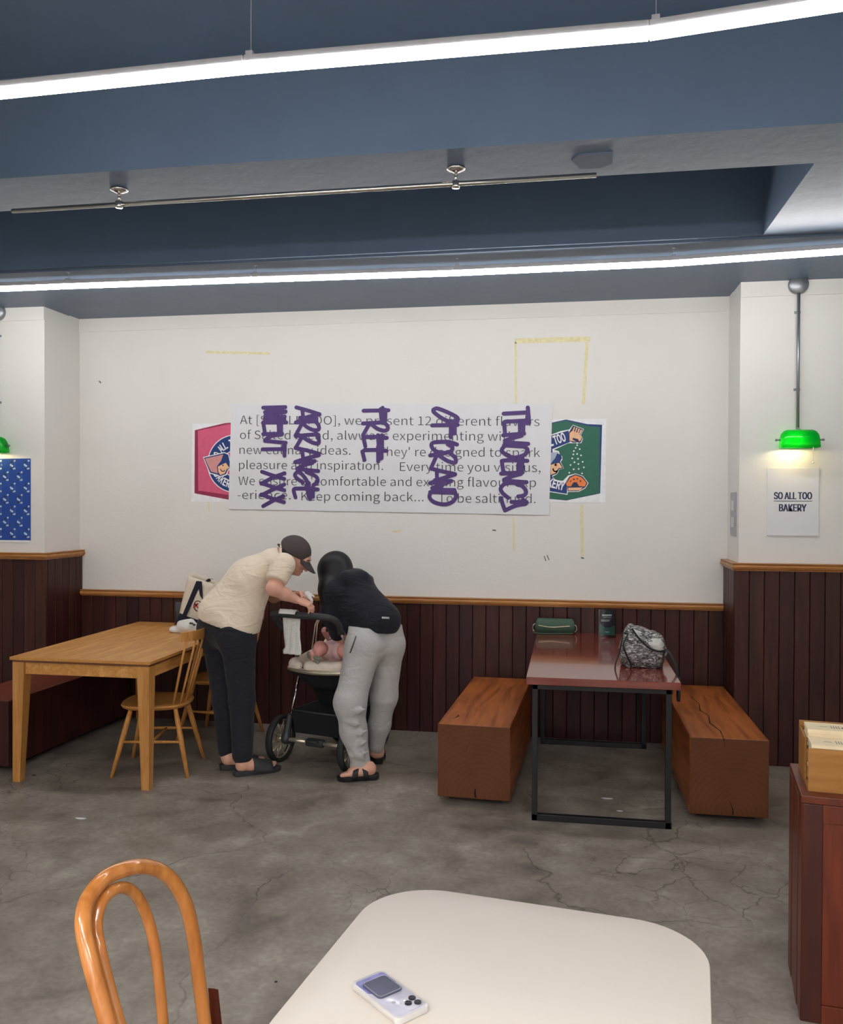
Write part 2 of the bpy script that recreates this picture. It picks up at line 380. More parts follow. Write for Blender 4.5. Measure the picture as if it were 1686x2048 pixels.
    def mesh(s, name):
        me = bpy.data.meshes.new(name); me.from_pydata(s.v, [], s.f)
        for p, i in zip(me.polygons, s.mi): p.material_index = i
        bm = bmesh.new(); bm.from_mesh(me); bmesh.ops.recalc_face_normals(bm, faces=bm.faces[:]); bm.to_mesh(me); bm.free()
        return me
    def obj(s, name, mat, parent=None, smooth=False, label=None, auto=False):
        """vertices are in world space when parent is None or unrotated at 0; otherwise in the parent's local space.
        origin is moved to the base centre of the mesh"""
        V = np.array(s.v); c = (V.min(0)+V.max(0))/2; c[2] = V[:, 2].min()
        s.v = [tuple(p-c) for p in V]
        me = s.mesh(name); o = link(name, me, mat, parent, smooth or auto, label); place(o, c, parent)
        if auto: me.set_sharp_from_angle(angle=math.radians(40))
        return o
def arc(c, r, a0, a1, n, ax=(1, 0, 0), ay=(0, 0, 1)):
    c, ax, ay = (np.array(x, float) for x in (c, ax, ay))
    return [c+ax*r*math.cos(a0+(a1-a0)*i/n)+ay*r*math.sin(a0+(a1-a0)*i/n) for i in range(n+1)]
def spline(P, k=6, closed=False):
    P = [np.array(p, float) for p in P]; n = len(P); out = []
    g = (lambda i: P[i % n]) if closed else (lambda i: P[min(max(i, 0), n-1)])
    for i in range(n if closed else n-1):
        a, b, c, d = g(i-1), g(i), g(i+1), g(i+2)
        for j in range(k):
            t = j/k; out.append(.5*((2*b)+(-a+c)*t+(2*a-5*b+4*c-d)*t*t+(-a+3*b-3*c+d)*t**3))
    if not closed: out.append(P[-1])
    return out
def copy_tree(o, parent=None):
    c = o.copy(); C.objects.link(c)
    if parent is not None: c.parent = parent
    for ch in list(o.children): copy_tree(ch, c)
    return c
_FONTS, _CAPH = {}, {}
def font(kind):            # Blender's own bundled typeface; the built-in one is the fallback
    if kind not in _FONTS:
        _FONTS[kind] = None
        try:
            import os
            d = os.path.join(bpy.utils.system_resource('DATAFILES'), 'fonts')
            for fn in (('Noto Sans CJK Regular.woff2', 'Inter.woff2') if kind == 'text' else ('Inter.woff2',)):
                if os.path.exists(os.path.join(d, fn)): _FONTS[kind] = bpy.data.fonts.load(os.path.join(d, fn)); break
        except Exception: pass
    return _FONTS[kind]
def text_mb(mb, s, origin, ex, ez, size, width=None, bold=0, align='LEFT', fkind='text'):
    """lays text as flat mesh: ex along the line, ez up the letters (world vectors)"""
    cu = bpy.data.curves.new('t', 'FONT'); cu.body = s; cu.size = 1; cu.offset = bold; cu.resolution_u = 3
    if font(fkind): cu.font = font(fkind)
    to = bpy.data.objects.new('t', cu); C.objects.link(to)
    me = bpy.data.meshes.new_from_object(to)
    V = np.array([v.co[:] for v in me.vertices])
    if fkind not in _CAPH:          # letters are sized by their capital height: size * 0.7
        cu.body = 'H'; cu.offset = 0; m2 = bpy.data.meshes.new_from_object(to); _CAPH[fkind] = max(v.co[1] for v in m2.vertices); bpy.data.meshes.remove(m2)
    size = size*.7/_CAPH[fkind]
    x0, x1 = V[:, 0].min(), V[:, 0].max()
    sx = (width/(x1-x0)) if width else size
    if align == 'CENTER': off = (x0+x1)/2
    else: off = x0
    ex = np.array(ex, float); ez = np.array(ez, float); o = np.array(origin, float)
    mb.add([o+ex*(p[0]-off)*sx+ez*p[1]*size for p in V], [tuple(p.vertices) for p in me.polygons])
    bpy.data.objects.remove(to); bpy.data.curves.remove(cu); bpy.data.meshes.remove(me)

# ------------------------------------------------------------------ signed-distance modelling (bodies, cloth)
def cone(a, b, ra, rb=None, k=.02, L=None, s=1., sub=False):
    return ('c', np.array(a, np.float32), np.array(b, np.float32), ra, ra if rb is None else rb, k, None if L is None else np.array(L, np.float32)/np.linalg.norm(L), s, sub)
def ell(c, r, ax=None, k=.02, sub=False):
    return ('e', np.array(c, np.float32), np.array(r, np.float32), np.eye(3, dtype=np.float32) if ax is None else np.array(ax, np.float32), k, sub)
def _ev(P, parts):
    D = None
    for q in parts:
        if q[0] == 'c':
            _, a, b, ra, rb, k, L, s, sub = q
            ab = b-a; t = np.clip(((P-a)@ab)/max(float(ab@ab), 1e-9), 0, 1)
            w_ = P-a-t[:, None]*ab
            if L is not None:
                wl = w_@L; d = np.sqrt(np.maximum((w_*w_).sum(1)-wl*wl, 0)+(wl/s)**2)-(ra+(rb-ra)*t)
            else: d = np.sqrt((w_*w_).sum(1))-(ra+(rb-ra)*t)
        else:
            _, c, r, ax, k, sub = q
            p = (P-c)@ax.T; k0 = np.sqrt(((p/r)**2).sum(1)); k1 = np.sqrt(((p/(r*r))**2).sum(1))+1e-9; d = k0*(k0-1)/k1
        if D is None: D = d
        elif sub:
            h = np.clip(.5-.5*(D+d)/k, 0, 1); D = D*(1-h)-d*h+k*h*(1-h)
        else:
            h = np.clip(.5+.5*(d-D)/k, 0, 1); D = D*h+d*(1-h)-k*h*(1-h)
    return D
def sdf_mesh(name, parts, h=.01, mod=None, smooth=1):
    lo = np.full(3, 1e9); hi = -lo
    for q in parts:
        if q[-1]: continue
        if q[0] == 'c':
            s = max(1, q[7]); R_ = max(q[3], q[4])*s
            for p in (q[1], q[2]): lo = np.minimum(lo, p-R_); hi = np.maximum(hi, p+R_)
        else:
            R_ = max(q[2]); lo = np.minimum(lo, q[1]-R_); hi = np.maximum(hi, q[1]+R_)
    lo -= 3*h; hi += 3*h; B = 8
    nb = np.ceil((hi-lo)/h/B).astype(int)+1; n = nb*B
    F_ = np.full(tuple(n), 1., np.float32)
    bi = np.stack(np.meshgrid(*[np.arange(x) for x in nb], indexing='ij'), -1).reshape(-1, 3)
    cen = (lo+(bi*B+(B-1)/2)*h).astype(np.float32)
    dc = _ev(cen, parts); lim = B*h*.95+.03
    o_ = np.stack(np.meshgrid(*[np.arange(B)]*3, indexing='ij'), -1).reshape(-1, 3)
    for b, d in zip(bi[dc < -lim], dc[dc < -lim]): F_[b[0]*B:b[0]*B+B, b[1]*B:b[1]*B+B, b[2]*B:b[2]*B+B] = -1
    act = bi[np.abs(dc) <= lim]
    for i in range(0, len(act), 400):
        bl = act[i:i+400]; idx = (bl[:, None]*B+o_[None]).reshape(-1, 3)
        P = (lo+idx*h).astype(np.float32); d = _ev(P, parts)
        if mod is not None: d = mod(P, d)
        F_[idx[:, 0], idx[:, 1], idx[:, 2]] = d
    S = F_ < 0
    c8 = [(i, j, k) for i in (0, 1) for j in (0, 1) for k in (0, 1)]
    def sl(A, c): return A[c[0]:A.shape[0]-1+c[0], c[1]:A.shape[1]-1+c[1], c[2]:A.shape[2]-1+c[2]]
    cnt = sum(sl(S, c).astype(np.int8) for c in c8); mixed = (cnt > 0) & (cnt < 8)
    ci = np.argwhere(mixed); vid = np.full(mixed.shape, -1, np.int64); vid[tuple(ci.T)] = np.arange(len(ci))
    acc = np.zeros((len(ci), 3)); num = np.zeros(len(ci))
    for a in c8:
        for ax in range(3):
            if a[ax]: continue
            b = list(a); b[ax] = 1
            fa = F_[ci[:, 0]+a[0], ci[:, 1]+a[1], ci[:, 2]+a[2]]; fb = F_[ci[:, 0]+b[0], ci[:, 1]+b[1], ci[:, 2]+b[2]]
            x = (fa < 0) != (fb < 0); t = np.where(x, fa/np.where(x, fa-fb, 1), 0)
            p = np.array(a, float)[None].repeat(len(ci), 0); p[:, ax] = t
            acc[x] += p[x]; num[x] += 1
    V = lo+(ci+acc/num[:, None])*h
    Q = []
    for ax in range(3):
        o1, o2 = [(1, 2), (2, 0), (0, 1)][ax]
        A = np.moveaxis(S, ax, 0); x = np.moveaxis(A[1:] != A[:-1], 0, ax)
        e = np.argwhere(x); e = e[(e[:, o1] > 0) & (e[:, o2] > 0)]
        e = e[(e[:, o1] < vid.shape[o1]) & (e[:, o2] < vid.shape[o2])]
        q = []
        for d1, d2 in ((-1, -1), (0, -1), (0, 0), (-1, 0)):
            g = e.copy(); g[:, o1] += d1; g[:, o2] += d2; q.append(vid[g[:, 0], g[:, 1], g[:, 2]])
        q = np.stack(q, 1); ins = S[e[:, 0], e[:, 1], e[:, 2]]
        q[~ins] = q[~ins][:, ::-1]; Q.append(q)
    Q = np.concatenate(Q); Q = Q[(Q >= 0).all(1)]
    for _ in range(smooth):      # light Laplacian pass
        s_ = np.zeros_like(V); c_ = np.zeros(len(V))
        for a, b in ((0, 1), (1, 2), (2, 3), (3, 0)):
            np.add.at(s_, Q[:, a], V[Q[:, b]]); np.add.at(c_, Q[:, a], 1); np.add.at(s_, Q[:, b], V[Q[:, a]]); np.add.at(c_, Q[:, b], 1)
        V = V*.5+.5*s_/np.maximum(c_, 1)[:, None]
    return V, Q
def np_mesh(name, V, Q, mat, parent=None, label=None):
    c = (V.min(0)+V.max(0))/2; c[2] = V[:, 2].min(); V = V-c
    me = bpy.data.meshes.new(name)
    me.vertices.add(len(V)); me.vertices.foreach_set('co', V.astype(np.float32).ravel())
    me.loops.add(Q.size); me.loops.foreach_set('vertex_index', Q.astype(np.int32).ravel())
    me.polygons.add(len(Q)); me.polygons.foreach_set('loop_start', np.arange(0, Q.size, 4, dtype=np.int32))
    me.update(calc_edges=True); me.validate()
    o = link(name, me, mat, parent, True, label); place(o, c, parent)
    return o
def sdf_obj(name, parts, mat, parent=None, h=.01, mod=None, smooth=1, label=None):
    V, Q = sdf_mesh(name, parts, h, mod, smooth); return np_mesh(name, V, Q, mat, parent, label)
# ------------------------------------------------------------------ the room
ZC, XR, YL, YR = 3.17, 4.97, -.47, -.41      # wall head, right corner, faces of the two piers
X0, X1, YB = -1.6, 6.9, -12.4
MB().box((X0-.2, YB-.2, -.1), (X1+.2, .2, 0)).obj('floor', M['floor'])
struct(bpy.data.objects['floor'])
floor_o = bpy.data.objects['floor']
ZS = 3.62
wb = struct(MB().box((X0-.2, 0, 0), (X1+.2, .2, ZS)).obj('wall_back', M['wall']))
wl = struct(MB().box((X0, YL, 0), (0, 0, ZC+.02)).obj('wall_back_left', M['wall']), 'white pier at the left end of the back wall')
wr = struct(MB().box((XR, YR, 0), (X1, 0, ZC+.02)).obj('wall_back_right', M['wall']), 'white pier at the right end of the back wall')
struct(MB().box((X0-.2, YB, 0), (X0, 0, ZS)).obj('wall_left', M['wall']))
struct(MB().box((X1, YB, 0), (X1+.2, 0, ZS)).obj('wall_right', M['wall']))
struct(MB().box((X0-.2, YB-.2, 0), (X1+.2, YB, ZS)).obj('wall_front', M['wall']))
# shallow plaster bands along the head of the walls
MB().box((0, -.008, ZC-.11), (XR, 0, ZC)).obj('head_band', M['wall'], wb)
MB().box((X0, YL-.008, ZC-.11), (.0, YL, ZC)).obj('head_band', M['wall'], wl)
MB().box((XR-.0, YR-.008, ZC-.11), (X1, YR, ZC)).obj('head_band', M['wall'], wr)
# ceiling: slab with lower beams around a recessed bay
ce = struct(MB().box((X0-.2, YB-.2, ZS), (X1+.2, .2, ZS+.15)).obj('ceiling', M['ceil']))
def beam(a, b, lab=None): return MB().box(a, b).obj('ceiling_beam', M['ceil'], ce, label=lab)
beam((X0, -2.79, ZC), (X1, -2.39, ZS))
beam((4.9, -2.39, ZC), (X1, -1.39, ZS))
beam((X0, -1.39, ZC), (X1, 0, ZS))
beam((X0, -8.2, ZC), (X1, -7.8, ZS))
MB().box((X0, -1.36, ZC-.012), (X1, -.16, ZC)).obj('soffit_panel', M['ceil'], ce)
MB().box((0, -.16, ZC-.006), (XR, -.002, ZC)).obj('edge_strip', M['ceil'], ce)
# painted-over octagonal cover plate on the beam
q = [atz(u, v, ZC) for u, v in ((1143, 318), (1158, 307), (1225, 303), (1225, 324), (1200, 334), (1160, 335))]
tag(MB().prism(q, (0, 0, -.006)).obj('cover_plate', plain('dark_blue_cover', (84, 98, 122), .6)), 'dark blue angular cover plate on the underside of the ceiling beam', 'cover plate')

# wainscot planks, one object each
def planks(parent, p0, p1, z1, wdt, nrm, th=.028):
    p0 = np.array(p0, float); p1 = np.array(p1, float); L_ = np.linalg.norm(p1-p0); d = (p1-p0)/L_
    n = max(1, round(L_/wdt)); wd = L_/n; nrm = np.array(nrm, float)
    # backing in the joints
    MB().prism([(*(p0), 0), (*(p1), 0), (*(p1+nrm*.008), 0), (*(p0+nrm*.008), 0)], (0, 0, z1)).obj('backing', M['back'], parent)
    g = .003; c = .003
    base = MB()
    prof = [(g/2, .006), (g/2, th-c), (g/2+c, th), (wd-g/2-c, th), (wd-g/2, th-c), (wd-g/2, .006)]
    poly = [(*(d*a+nrm*b-d*wd/2-nrm*th/2), 0) for a, b in prof]
    me = MB().prism(poly, (0, 0, z1)).mesh('plank')
    me.materials.append(M['plank'])
    for i in range(n):
        o = bpy.data.objects.new('plank', me); C.objects.link(o); o.parent = parent
        c_ = p0+d*(i+.5)*wd+nrm*(th/2+random.uniform(-.0012, .0012)); place(o, (c_[0], c_[1], 0), parent)
TH = .03
planks(wb, (TH, 0), (XR-TH, 0), .955, .0985, (0, -1))
planks(wl, (X0, YL), (TH, YL), 1.28, .092, (0, -1))
planks(wl, (0, YL), (0, -TH*.2), 1.28, .092, (1, 0))
planks(wr, (XR-TH, YR), (X1, YR), 1.28, .092, (0, -1))
planks(wr, (XR, -TH*.2), (XR, YR), 1.28, .092, (-1, 0))
# moulded chair rails
def rail(name, pts, z, mat, side):
    """pts: polyline on plan along the wall face; side: outward sign (left-hand normal * side)"""
    P = [np.array(p, float) for p in pts]; prof = [(0, 0), (.034, 0), (.036, .008), (.046, .012), (.05, .026), (.044, .036), (.04, .04), (.046, .044), (.046, .05), (0, .05)]
    rings = []
    for i, p in enumerate(P):
        ns = []
        if i > 0: e = P[i]-P[i-1]; e /= np.linalg.norm(e); ns.append(np.array([-e[1], e[0]])*side)
        if i < len(P)-1: e = P[i+1]-P[i]; e /= np.linalg.norm(e); ns.append(np.array([-e[1], e[0]])*side)
        n = sum(ns); n = n/(n@ns[0])
        rings.append([(p[0]+n[0]*a, p[1]+n[1]*a, z+b) for a, b in prof])
    k = len(prof); mb = MB(); vs = [v for r in rings for v in r]; fs = []
    for i in range(len(P)-1):
        for j in range(k): fs.append((i*k+j, i*k+(j+1) % k, (i+1)*k+(j+1) % k, (i+1)*k+j))
    fs += [tuple(range(k)), tuple(len(vs)-k+j for j in range(k))]
    return struct(mb.add(vs, fs).obj(name, mat))
rail('trim_1', [(TH, -.0), (XR-TH, -.0)], .955, M['rail'], -1)
rail('trim_2', [(X0, YL), (0, YL), (0, -.002)], 1.27, M['rail'], -1)
rail('trim_3', [(XR, -.002), (XR, YR), (X1, YR)], 1.27, M['rail'], -1)

# tape residue, nail holes and scuffs on the plaster
def strip(u0, v0, u1, v1, wpx, mat, name, y=-.0):
    a, b = at(u0, v0, y), at(u1, v1, y); d = b-a; d /= np.linalg.norm(d); n = np.array([-d[2], 0, d[0]])*wpx*.0037/2
    return MB().prism([a+n, b+n, b-n, a-n], (0, -.0006, 0)).obj(name, mat, wb)
for a in [(412, 704, 540, 707, 5), (1030, 682, 1180, 678, 10), (1031, 684, 1032, 808, 4), (1174, 684, 1167, 808, 6), (1027, 1036, 1028, 1100, 4), (1163, 1010, 1165, 1112, 6), (786, 1063, 803, 1062, 4), (418, 1004, 418, 1022, 3)]:
    strip(*a, M['tape'], 'tape_mark')
for a in [(419, 647, 427, 650, 3), (198, 762, 202, 766, 3), (1088, 1112, 1092, 1122, 2), (1094, 1110, 1098, 1120, 2), (1162, 1115, 1168, 1117, 3), (985, 1060, 992, 1061, 3)]:
    strip(*a, M['scuff'], 'scuff_mark', -.0005)

# LED battens hung end to end in bent rows
def batten(a, b, zt, label, group, wd=.042, dm='led', wrap=0.):
    a = np.array((a[0], a[1], 3.07)); b = np.array((b[0], b[1], 3.07)); L_ = np.linalg.norm(b-a)-.002
    t = thing('led_batten', label, 'lamp', tuple((a+b)/2), math.atan2(b[1]-a[1], b[0]-a[0]), group, local=True)
    h = L_/2
    MB().box((-h, -wd*(.62 if dm == 'ledf' else .47), .012), (h, wd*(.62 if dm == 'ledf' else .47), .036), .003).obj('housing', M['alu'], t)
    if dm == 'ledr': MB().box((-h+.004, -.035, .008), (h-.004, .035, .012)).obj('diffuser', M[dm], t); MB().box((-h, -.040, .0), (h, -.036, .034)).box((-h, .036, .0), (h, .040, .034)).obj('side_skirt', M['alu'], t)  # unseen rear fittings: flat face and skirts shaped to keep light off the ceiling
    else: MB().prism([(-h+.001, wd/2*math.cos(x), .014+.03*math.sin(x)) for x in [PI-wrap+(PI+2*wrap)*i/10 for i in range(11)]], (L_-.002, 0, 0)).obj('diffuser', M[dm], t)
    for s in (-1, 1):
        x = s*h; MB().box((x-s*.003, -wd*.36, .0), (x, wd*.36, .034), .001).obj('end_cap', M['alu'], t)
    for s in (-.97,):
        c = MB().box((s*h-.012, -.02, .032), (s*h+.012, .02, .048), .002).tube([(s*h, 0, .045), (s*h, 0, zt-3.07)], .0013, 6).lathe([(.009, zt-3.073), (.009, zt-3.07)], (s*h, 0, 0), 12)
        c.obj('hanging_clip', M['alu'], t)
    return t
far = [(-.53, -1.33), (.709, -1.32), (1.944, -1.289), (3.187, -1.25), (4.426, -1.262), (5.66, -1.40)]
fl = ['far row at the left frame edge', 'far row above the tote bag', 'far row above the middle of the banner', 'far row above the green poster', 'far row above the right green lamp']
for i in range(5): batten(far[i], far[i+1], ZC-.012, 'glowing white LED batten of the '+fl[i], 'LED battens of the far row', dm='ledf')
near = [(1.62, -3.70), (2.854, -3.737), (4.091, -3.733), (5.31, -3.90)]

nl = ['at the left frame edge', 'across the middle of the picture', 'bent up at the right frame edge']
for i in range(3): batten(near[i], near[i+1], ZS, label='glowing white LED batten of the near row, '+nl[i], group='LED battens of the near row', wrap=0.)
for y in (-6.9, -9.2, -11.3):
    for i in range(3): batten((.9+i*1.8, y), (2.14+i*1.8, y), ZS, 'white LED batten behind the viewpoint, '+{-6.9: 'nearest', -9.2: 'middle', -11.3: 'farthest'}[y]+' row, '+('left', 'centre', 'right')[i]+' one', 'LED battens behind the viewpoint', dm='ledr', wrap=0.)

# bare hanging rail under the beam
t = thing('hanging_rail', 'thin silver rail hung under the beam on two round flanges', 'rail', (2.6, -2.59, 3.09))
MB().tube([(1.233, -2.59, 3.094), (3.976, -2.59, 3.1)], .011, 12).obj('rod', M['chrome'], t, True)
for x in (1.785, 3.374):
    MB().lathe([(.003, 3.17), (.04, 3.168), (.042, 3.158), (.02, 3.152), (.008, 3.146)], (x, -2.59, 0), 20).obj('flange', M['chrome'], t, True)
    MB().cyl((x, -2.59, 3.15), (x, -2.59, 3.105), .007).lathe([(.016, 3.08), (.018, 3.085), (.018, 3.108), (.014, 3.112)], (x, -2.59, 0), 14).obj('bracket', M['chrome'], t, True)

# green wall lamps on the piers
def wall_lamp(x, y, label):
    t = thing('wall_lamp', label, 'lamp', (x, y, 3.13))
    MB().lathe([(.062, 0), (.062, -.03), (.055, -.038), (.004, -.04)], (x, y, 3.125), 28, 'y').obj('canopy', M['galv'], t, True)
    MB().tube([(x, y-.03, 3.07), (x, y-.03, 2.19)], .0105, 12).obj('rod', M['galv'], t, True)
    for z in (2.95, 2.45): MB().box((x-.02, y-.004, z-.008), (x+.02, y, z+.008)).box((x-.008, y-.03, z-.006), (x+.008, y-.002, z+.006)).obj('rod_clip', M['galv'], t)
    # open trough of glass: rounded box shell without bottom
    cy, zc, hw = y-.085, 2.118, .118
    out = []
    def ring(xs, f): return [(x+xs, cy+.062*f*math.cos(a), zc-.05+.115*f*math.sin(a)) for a in [PI*j/12 for j in range(13)]]
    xs = [(-hw, .55), (-hw+.006, .78), (-hw+.02, .93), (-hw+.04, 1), (0, 1), (hw-.04, 1), (hw-.02, .93), (hw-.006, .78), (hw, .55)]
    rg = [ring(a, f) for a, f in xs]; mb = MB(); k = 13
    vs = [p for r in rg for p in r]; fs = [(i*k+j, i*k+j+1, (i+1)*k+j+1, (i+1)*k+j) for i in range(len(xs)-1) for j in range(k-1)]
    fs += [tuple(range(k)), tuple(len(vs)-k+j for j in range(k))]
    me_o = mb.add(vs, fs).obj('glass_shade', M['shade'], t, True)
    so = me_o.modifiers.new('s', 'SOLIDIFY'); so.thickness = .004; so.offset = -1
    for s in (-1, 1): MB().tube([(x+s*hw, cy, zc), (x+s*(hw+.022), cy, zc)], .006, 10).ball((x+s*(hw+.024), cy, zc), .009, 10).obj('end_knob', M['galv'], t, True)
    MB().tube([(x, y-.03, 2.2), (x, y-.05, 2.19), (x, cy, 2.18)], .009, 10).obj('arm', M['galv'], t, True)
    MB().tube([(x-.085, cy, zc-.005), (x+.02, cy, zc-.005)], .013, 12).obj('bulb', M['bulb'], t, True)
    MB().tube([(x+.02, cy, zc-.005), (x+.09, cy, zc-.005)], .017, 12).obj('socket', M['brass'], t, True)
    MB().tube([(x+.082, cy, zc-.03), (x+.083, cy, 1.975)], .0016, 6).ball((x+.083, cy, 1.972), .006, 8).obj('pull_chain', M['brass'], t)
    l = bpy.data.lights.new('bulb_light', 'POINT'); l.energy = 1.1; l.color = (1, .78, .48); l.shadow_soft_size = .02
    lo = bpy.data.objects.new('bulb_light', l); C.objects.link(lo); lo.parent = t; lo.location = (-.04, -.085, zc-.022-3.13)
    return t
wall_lamp(5.322, YR, 'lit green glass wall lamp on a steel conduit above the white bakery sign')
wall_lamp(-.375, YL, 'lit green glass wall lamp above the blue patterned poster, cut by the left frame edge')

# ------------------------------------------------------------------ posters and banner
def flat(parent, name, P, y0, mat, th=.0003):
    return MB().prism([(p[0], y0, p[2]) for p in P], (0, -th, 0)).obj(name, mat, parent)
class Z:      # a zoomed crop's own scale, to read outlines of flat prints in the wall plane
    def __init__(s, ox, oy, sc, y): s.o = (ox, oy, sc, y)
    def __call__(s, x, yy): return at(s.o[0]+x/s.o[2], s.o[1]+yy/s.o[2], s.o[3])
def stroke(mb, P, r, y, curve=True):
    P = [np.array(p, float) for p in P]
    if curve and len(P) > 2: P = spline(P, 5)
    for p in P if len(P) > 2 else (P[0], P[-1]):
        mb.add([(p[0]+r*math.cos(2*PI*j/12), y, p[2]+r*math.sin(2*PI*j/12)) for j in range(12)], [tuple(range(12))])
    for a, b in zip(P[:-1], P[1:]):
        d = b-a; l = math.hypot(d[0], d[2])
        if l < 1e-6: continue
        n = np.array([-d[2], 0, d[0]])/l*r
        mb.add([(q[0], y, q[2]) for q in (a+n, b+n, b-n, a-n)], [(0, 1, 2, 3)])
EX, EZ = np.array([1., 0, 0]), np.array([0, 0, 1.])
# banner
bn = thing('banner', 'wide white paper banner of thin grey text overwritten in purple marker', 'banner', (2.5, -.006, 1.62))
bp = [at(u, v, -.006) for u, v in ((463, 808), (1105, 808), (1098, 1030), (457, 1018))]
# slightly buckled sheet
nx, nz = 40, 10; mb = MB(); vs = []
for j in range(nz+1):
    for i in range(nx+1):
        s_, t_ = i/nx, j/nz; p = (bp[3]*(1-s_)+bp[2]*s_)*(1-t_)+(bp[0]*(1-s_)+bp[1]*s_)*t_
        vs.append((p[0], -.008-.0012*math.sin(s_*23+t_*3)*(1 if j in (0, nz) else .5)-.0008*math.sin(s_*61), p[2]))
mb.add(vs, [(j*(nx+1)+i, j*(nx+1)+i+1, (j+1)*(nx+1)+i+1, (j+1)*(nx+1)+i) for j in range(nz) for i in range(nx)])
mb.obj('paper_sheet', M['paper'], bn, True)
lt = MB(); yB = -.0112
for s_, u0, u1, v in [('At [SO ALL TOO], we present 12 different flavors', 480, 1079, 848), ('of Salted bread, alwways experimenting with', 480, 1029, 878),
                      ('new culinary ideas.', 479, 701, 908), ("They' re designed to spark", 757, 1080, 912), ('pleasure and inspiration.', 478, 766, 938),
                      ('Every time you visit us,', 800, 1081, 942), ("We ensure a 'comfortable and exciting flavour exp", 477, 1072, 970),
                      ('-erience.', 475, 581, 998), ('Keep coming back...', 603, 847, 1001), ('To be saltinued.', 877, 1071, 1005)]:
    a, b = at(u0, v, yB), at(u1, v+(u1-u0)*.007, yB)
    text_mb(lt, s_, a, (b-a)/np.linalg.norm(b-a), EZ, .094, np.linalg.norm(b-a), bold=-.004)
lt.obj('lettering', M['ink'], bn)['kind'] = 'stuff'
z1 = Z(460, 800, 8.43, -.01); z2 = Z(700, 800, 7.664, -.01); z3 = Z(960, 800, 6.02, -.01)
S1 = [[(560,130),(935,120)],[(935,122),(700,165),(590,205)],[(590,205),(940,195)],[(940,200),(600,250)],[(590,300),(925,280)],[(590,320),(920,330)],[(560,380),(950,378)],[(700,150),(760,260)],
 [(830,375),(560,378)],[(560,378),(590,565)],[(560,575),(880,568)],[(815,300),(825,560)],[(868,280),(862,550)],[(780,240),(820,340)],
 [(870,580),(700,610),(590,675)],[(590,690),(760,705),(940,722)],[(910,730),(920,940)],[(925,740),(925,860)],[(550,832),(900,826)],
 [(540,1210),(730,1275),(915,1330)],[(920,1235),(720,1310),(530,1410)],[(530,1402),(720,1465),(915,1522)],[(915,1425),(700,1520),(530,1605)],[(530,1592),(710,1660),(910,1722)],[(900,1622),(720,1700),(560,1790)],
 [(1120,125),(1320,180),(1510,240)],[(1510,245),(1300,290),(1110,380)],[(1220,150),(1235,330)],[(1180,300),(1460,310)],
 [(1110,380),(1300,365),(1460,360)],[(1440,360),(1495,430),(1490,500),(1400,505),(1290,450),(1220,380)],[(1210,400),(1160,500),(1105,600)],
 [(1110,610),(1300,590),(1480,580)],[(1460,585),(1495,650),(1490,730),(1400,720),(1280,660),(1220,600)],[(1205,640),(1160,720),(1105,810)],
 [(1110,810),(1300,850),(1500,905)],[(1500,930),(1300,980),(1100,1045)],[(1220,860),(1235,1000)],[(1100,1050),(1430,1030)],[(1390,1060),(1250,1100),(1135,1155)],[(1130,1160),(1300,1180),(1490,1198)],
 [(1290,1215),(1450,1290),(1475,1380),(1410,1430)],[(1230,1390),(1130,1320),(1095,1260),(1150,1215),(1230,1270),(1310,1390),(1330,1500)],
 [(1480,1508),(1300,1492),(1100,1492)],[(1090,1495),(1075,1530),(1105,1640)],[(1330,1400),(1350,1670)],[(1290,1440),(1330,1640)],[(1395,1480),(1400,1630)]]
S2 = [[(210,165),(590,158)],[(500,120),(525,300)],[(470,140),(485,330)],[(545,150),(540,320)],[(200,360),(530,340)],[(520,340),(575,400),(575,450),(520,470),(420,440),(330,370)],[(290,380),(250,450),(200,540)],
 [(565,580),(400,565),(210,570)],[(205,575),(235,710)],[(430,540),(440,720)],[(490,540),(492,720)],[(560,780),(400,765),(220,770)],[(190,790),(222,920)],[(430,720),(432,940)],[(482,740),(484,890)],[(455,700),(460,900)],
 [(1280,150),(1340,130),(1500,190),(1640,265),(1645,320),(1560,340),(1420,285),(1290,190),(1278,150)],[(1260,390),(1650,380)],[(1550,320),(1542,570)],[(1605,320),(1605,510)],[(1575,340),(1572,520)],
 [(1640,682),(1500,642),(1290,650),(1248,700),(1300,775),(1420,810),(1540,790),(1570,725),(1500,680)],[(1230,850),(1520,800)],[(1530,810),(1615,890),(1610,960),(1500,935),(1370,855)],[(1320,870),(1285,950),(1240,1050)],
 [(1240,1050),(1400,1090),(1610,1135)],[(1610,1140),(1420,1200),(1225,1275)],[(1330,1080),(1335,1240)],[(1240,1272),(1550,1240)],[(1500,1262),(1260,1352)],[(1270,1375),(1600,1380)],[(1300,1230),(1400,1330)],
 [(1230,1412),(1600,1420)],[(1232,1420),(1222,1500),(1300,1570),(1450,1600),(1570,1560),(1625,1480),(1605,1400)]]
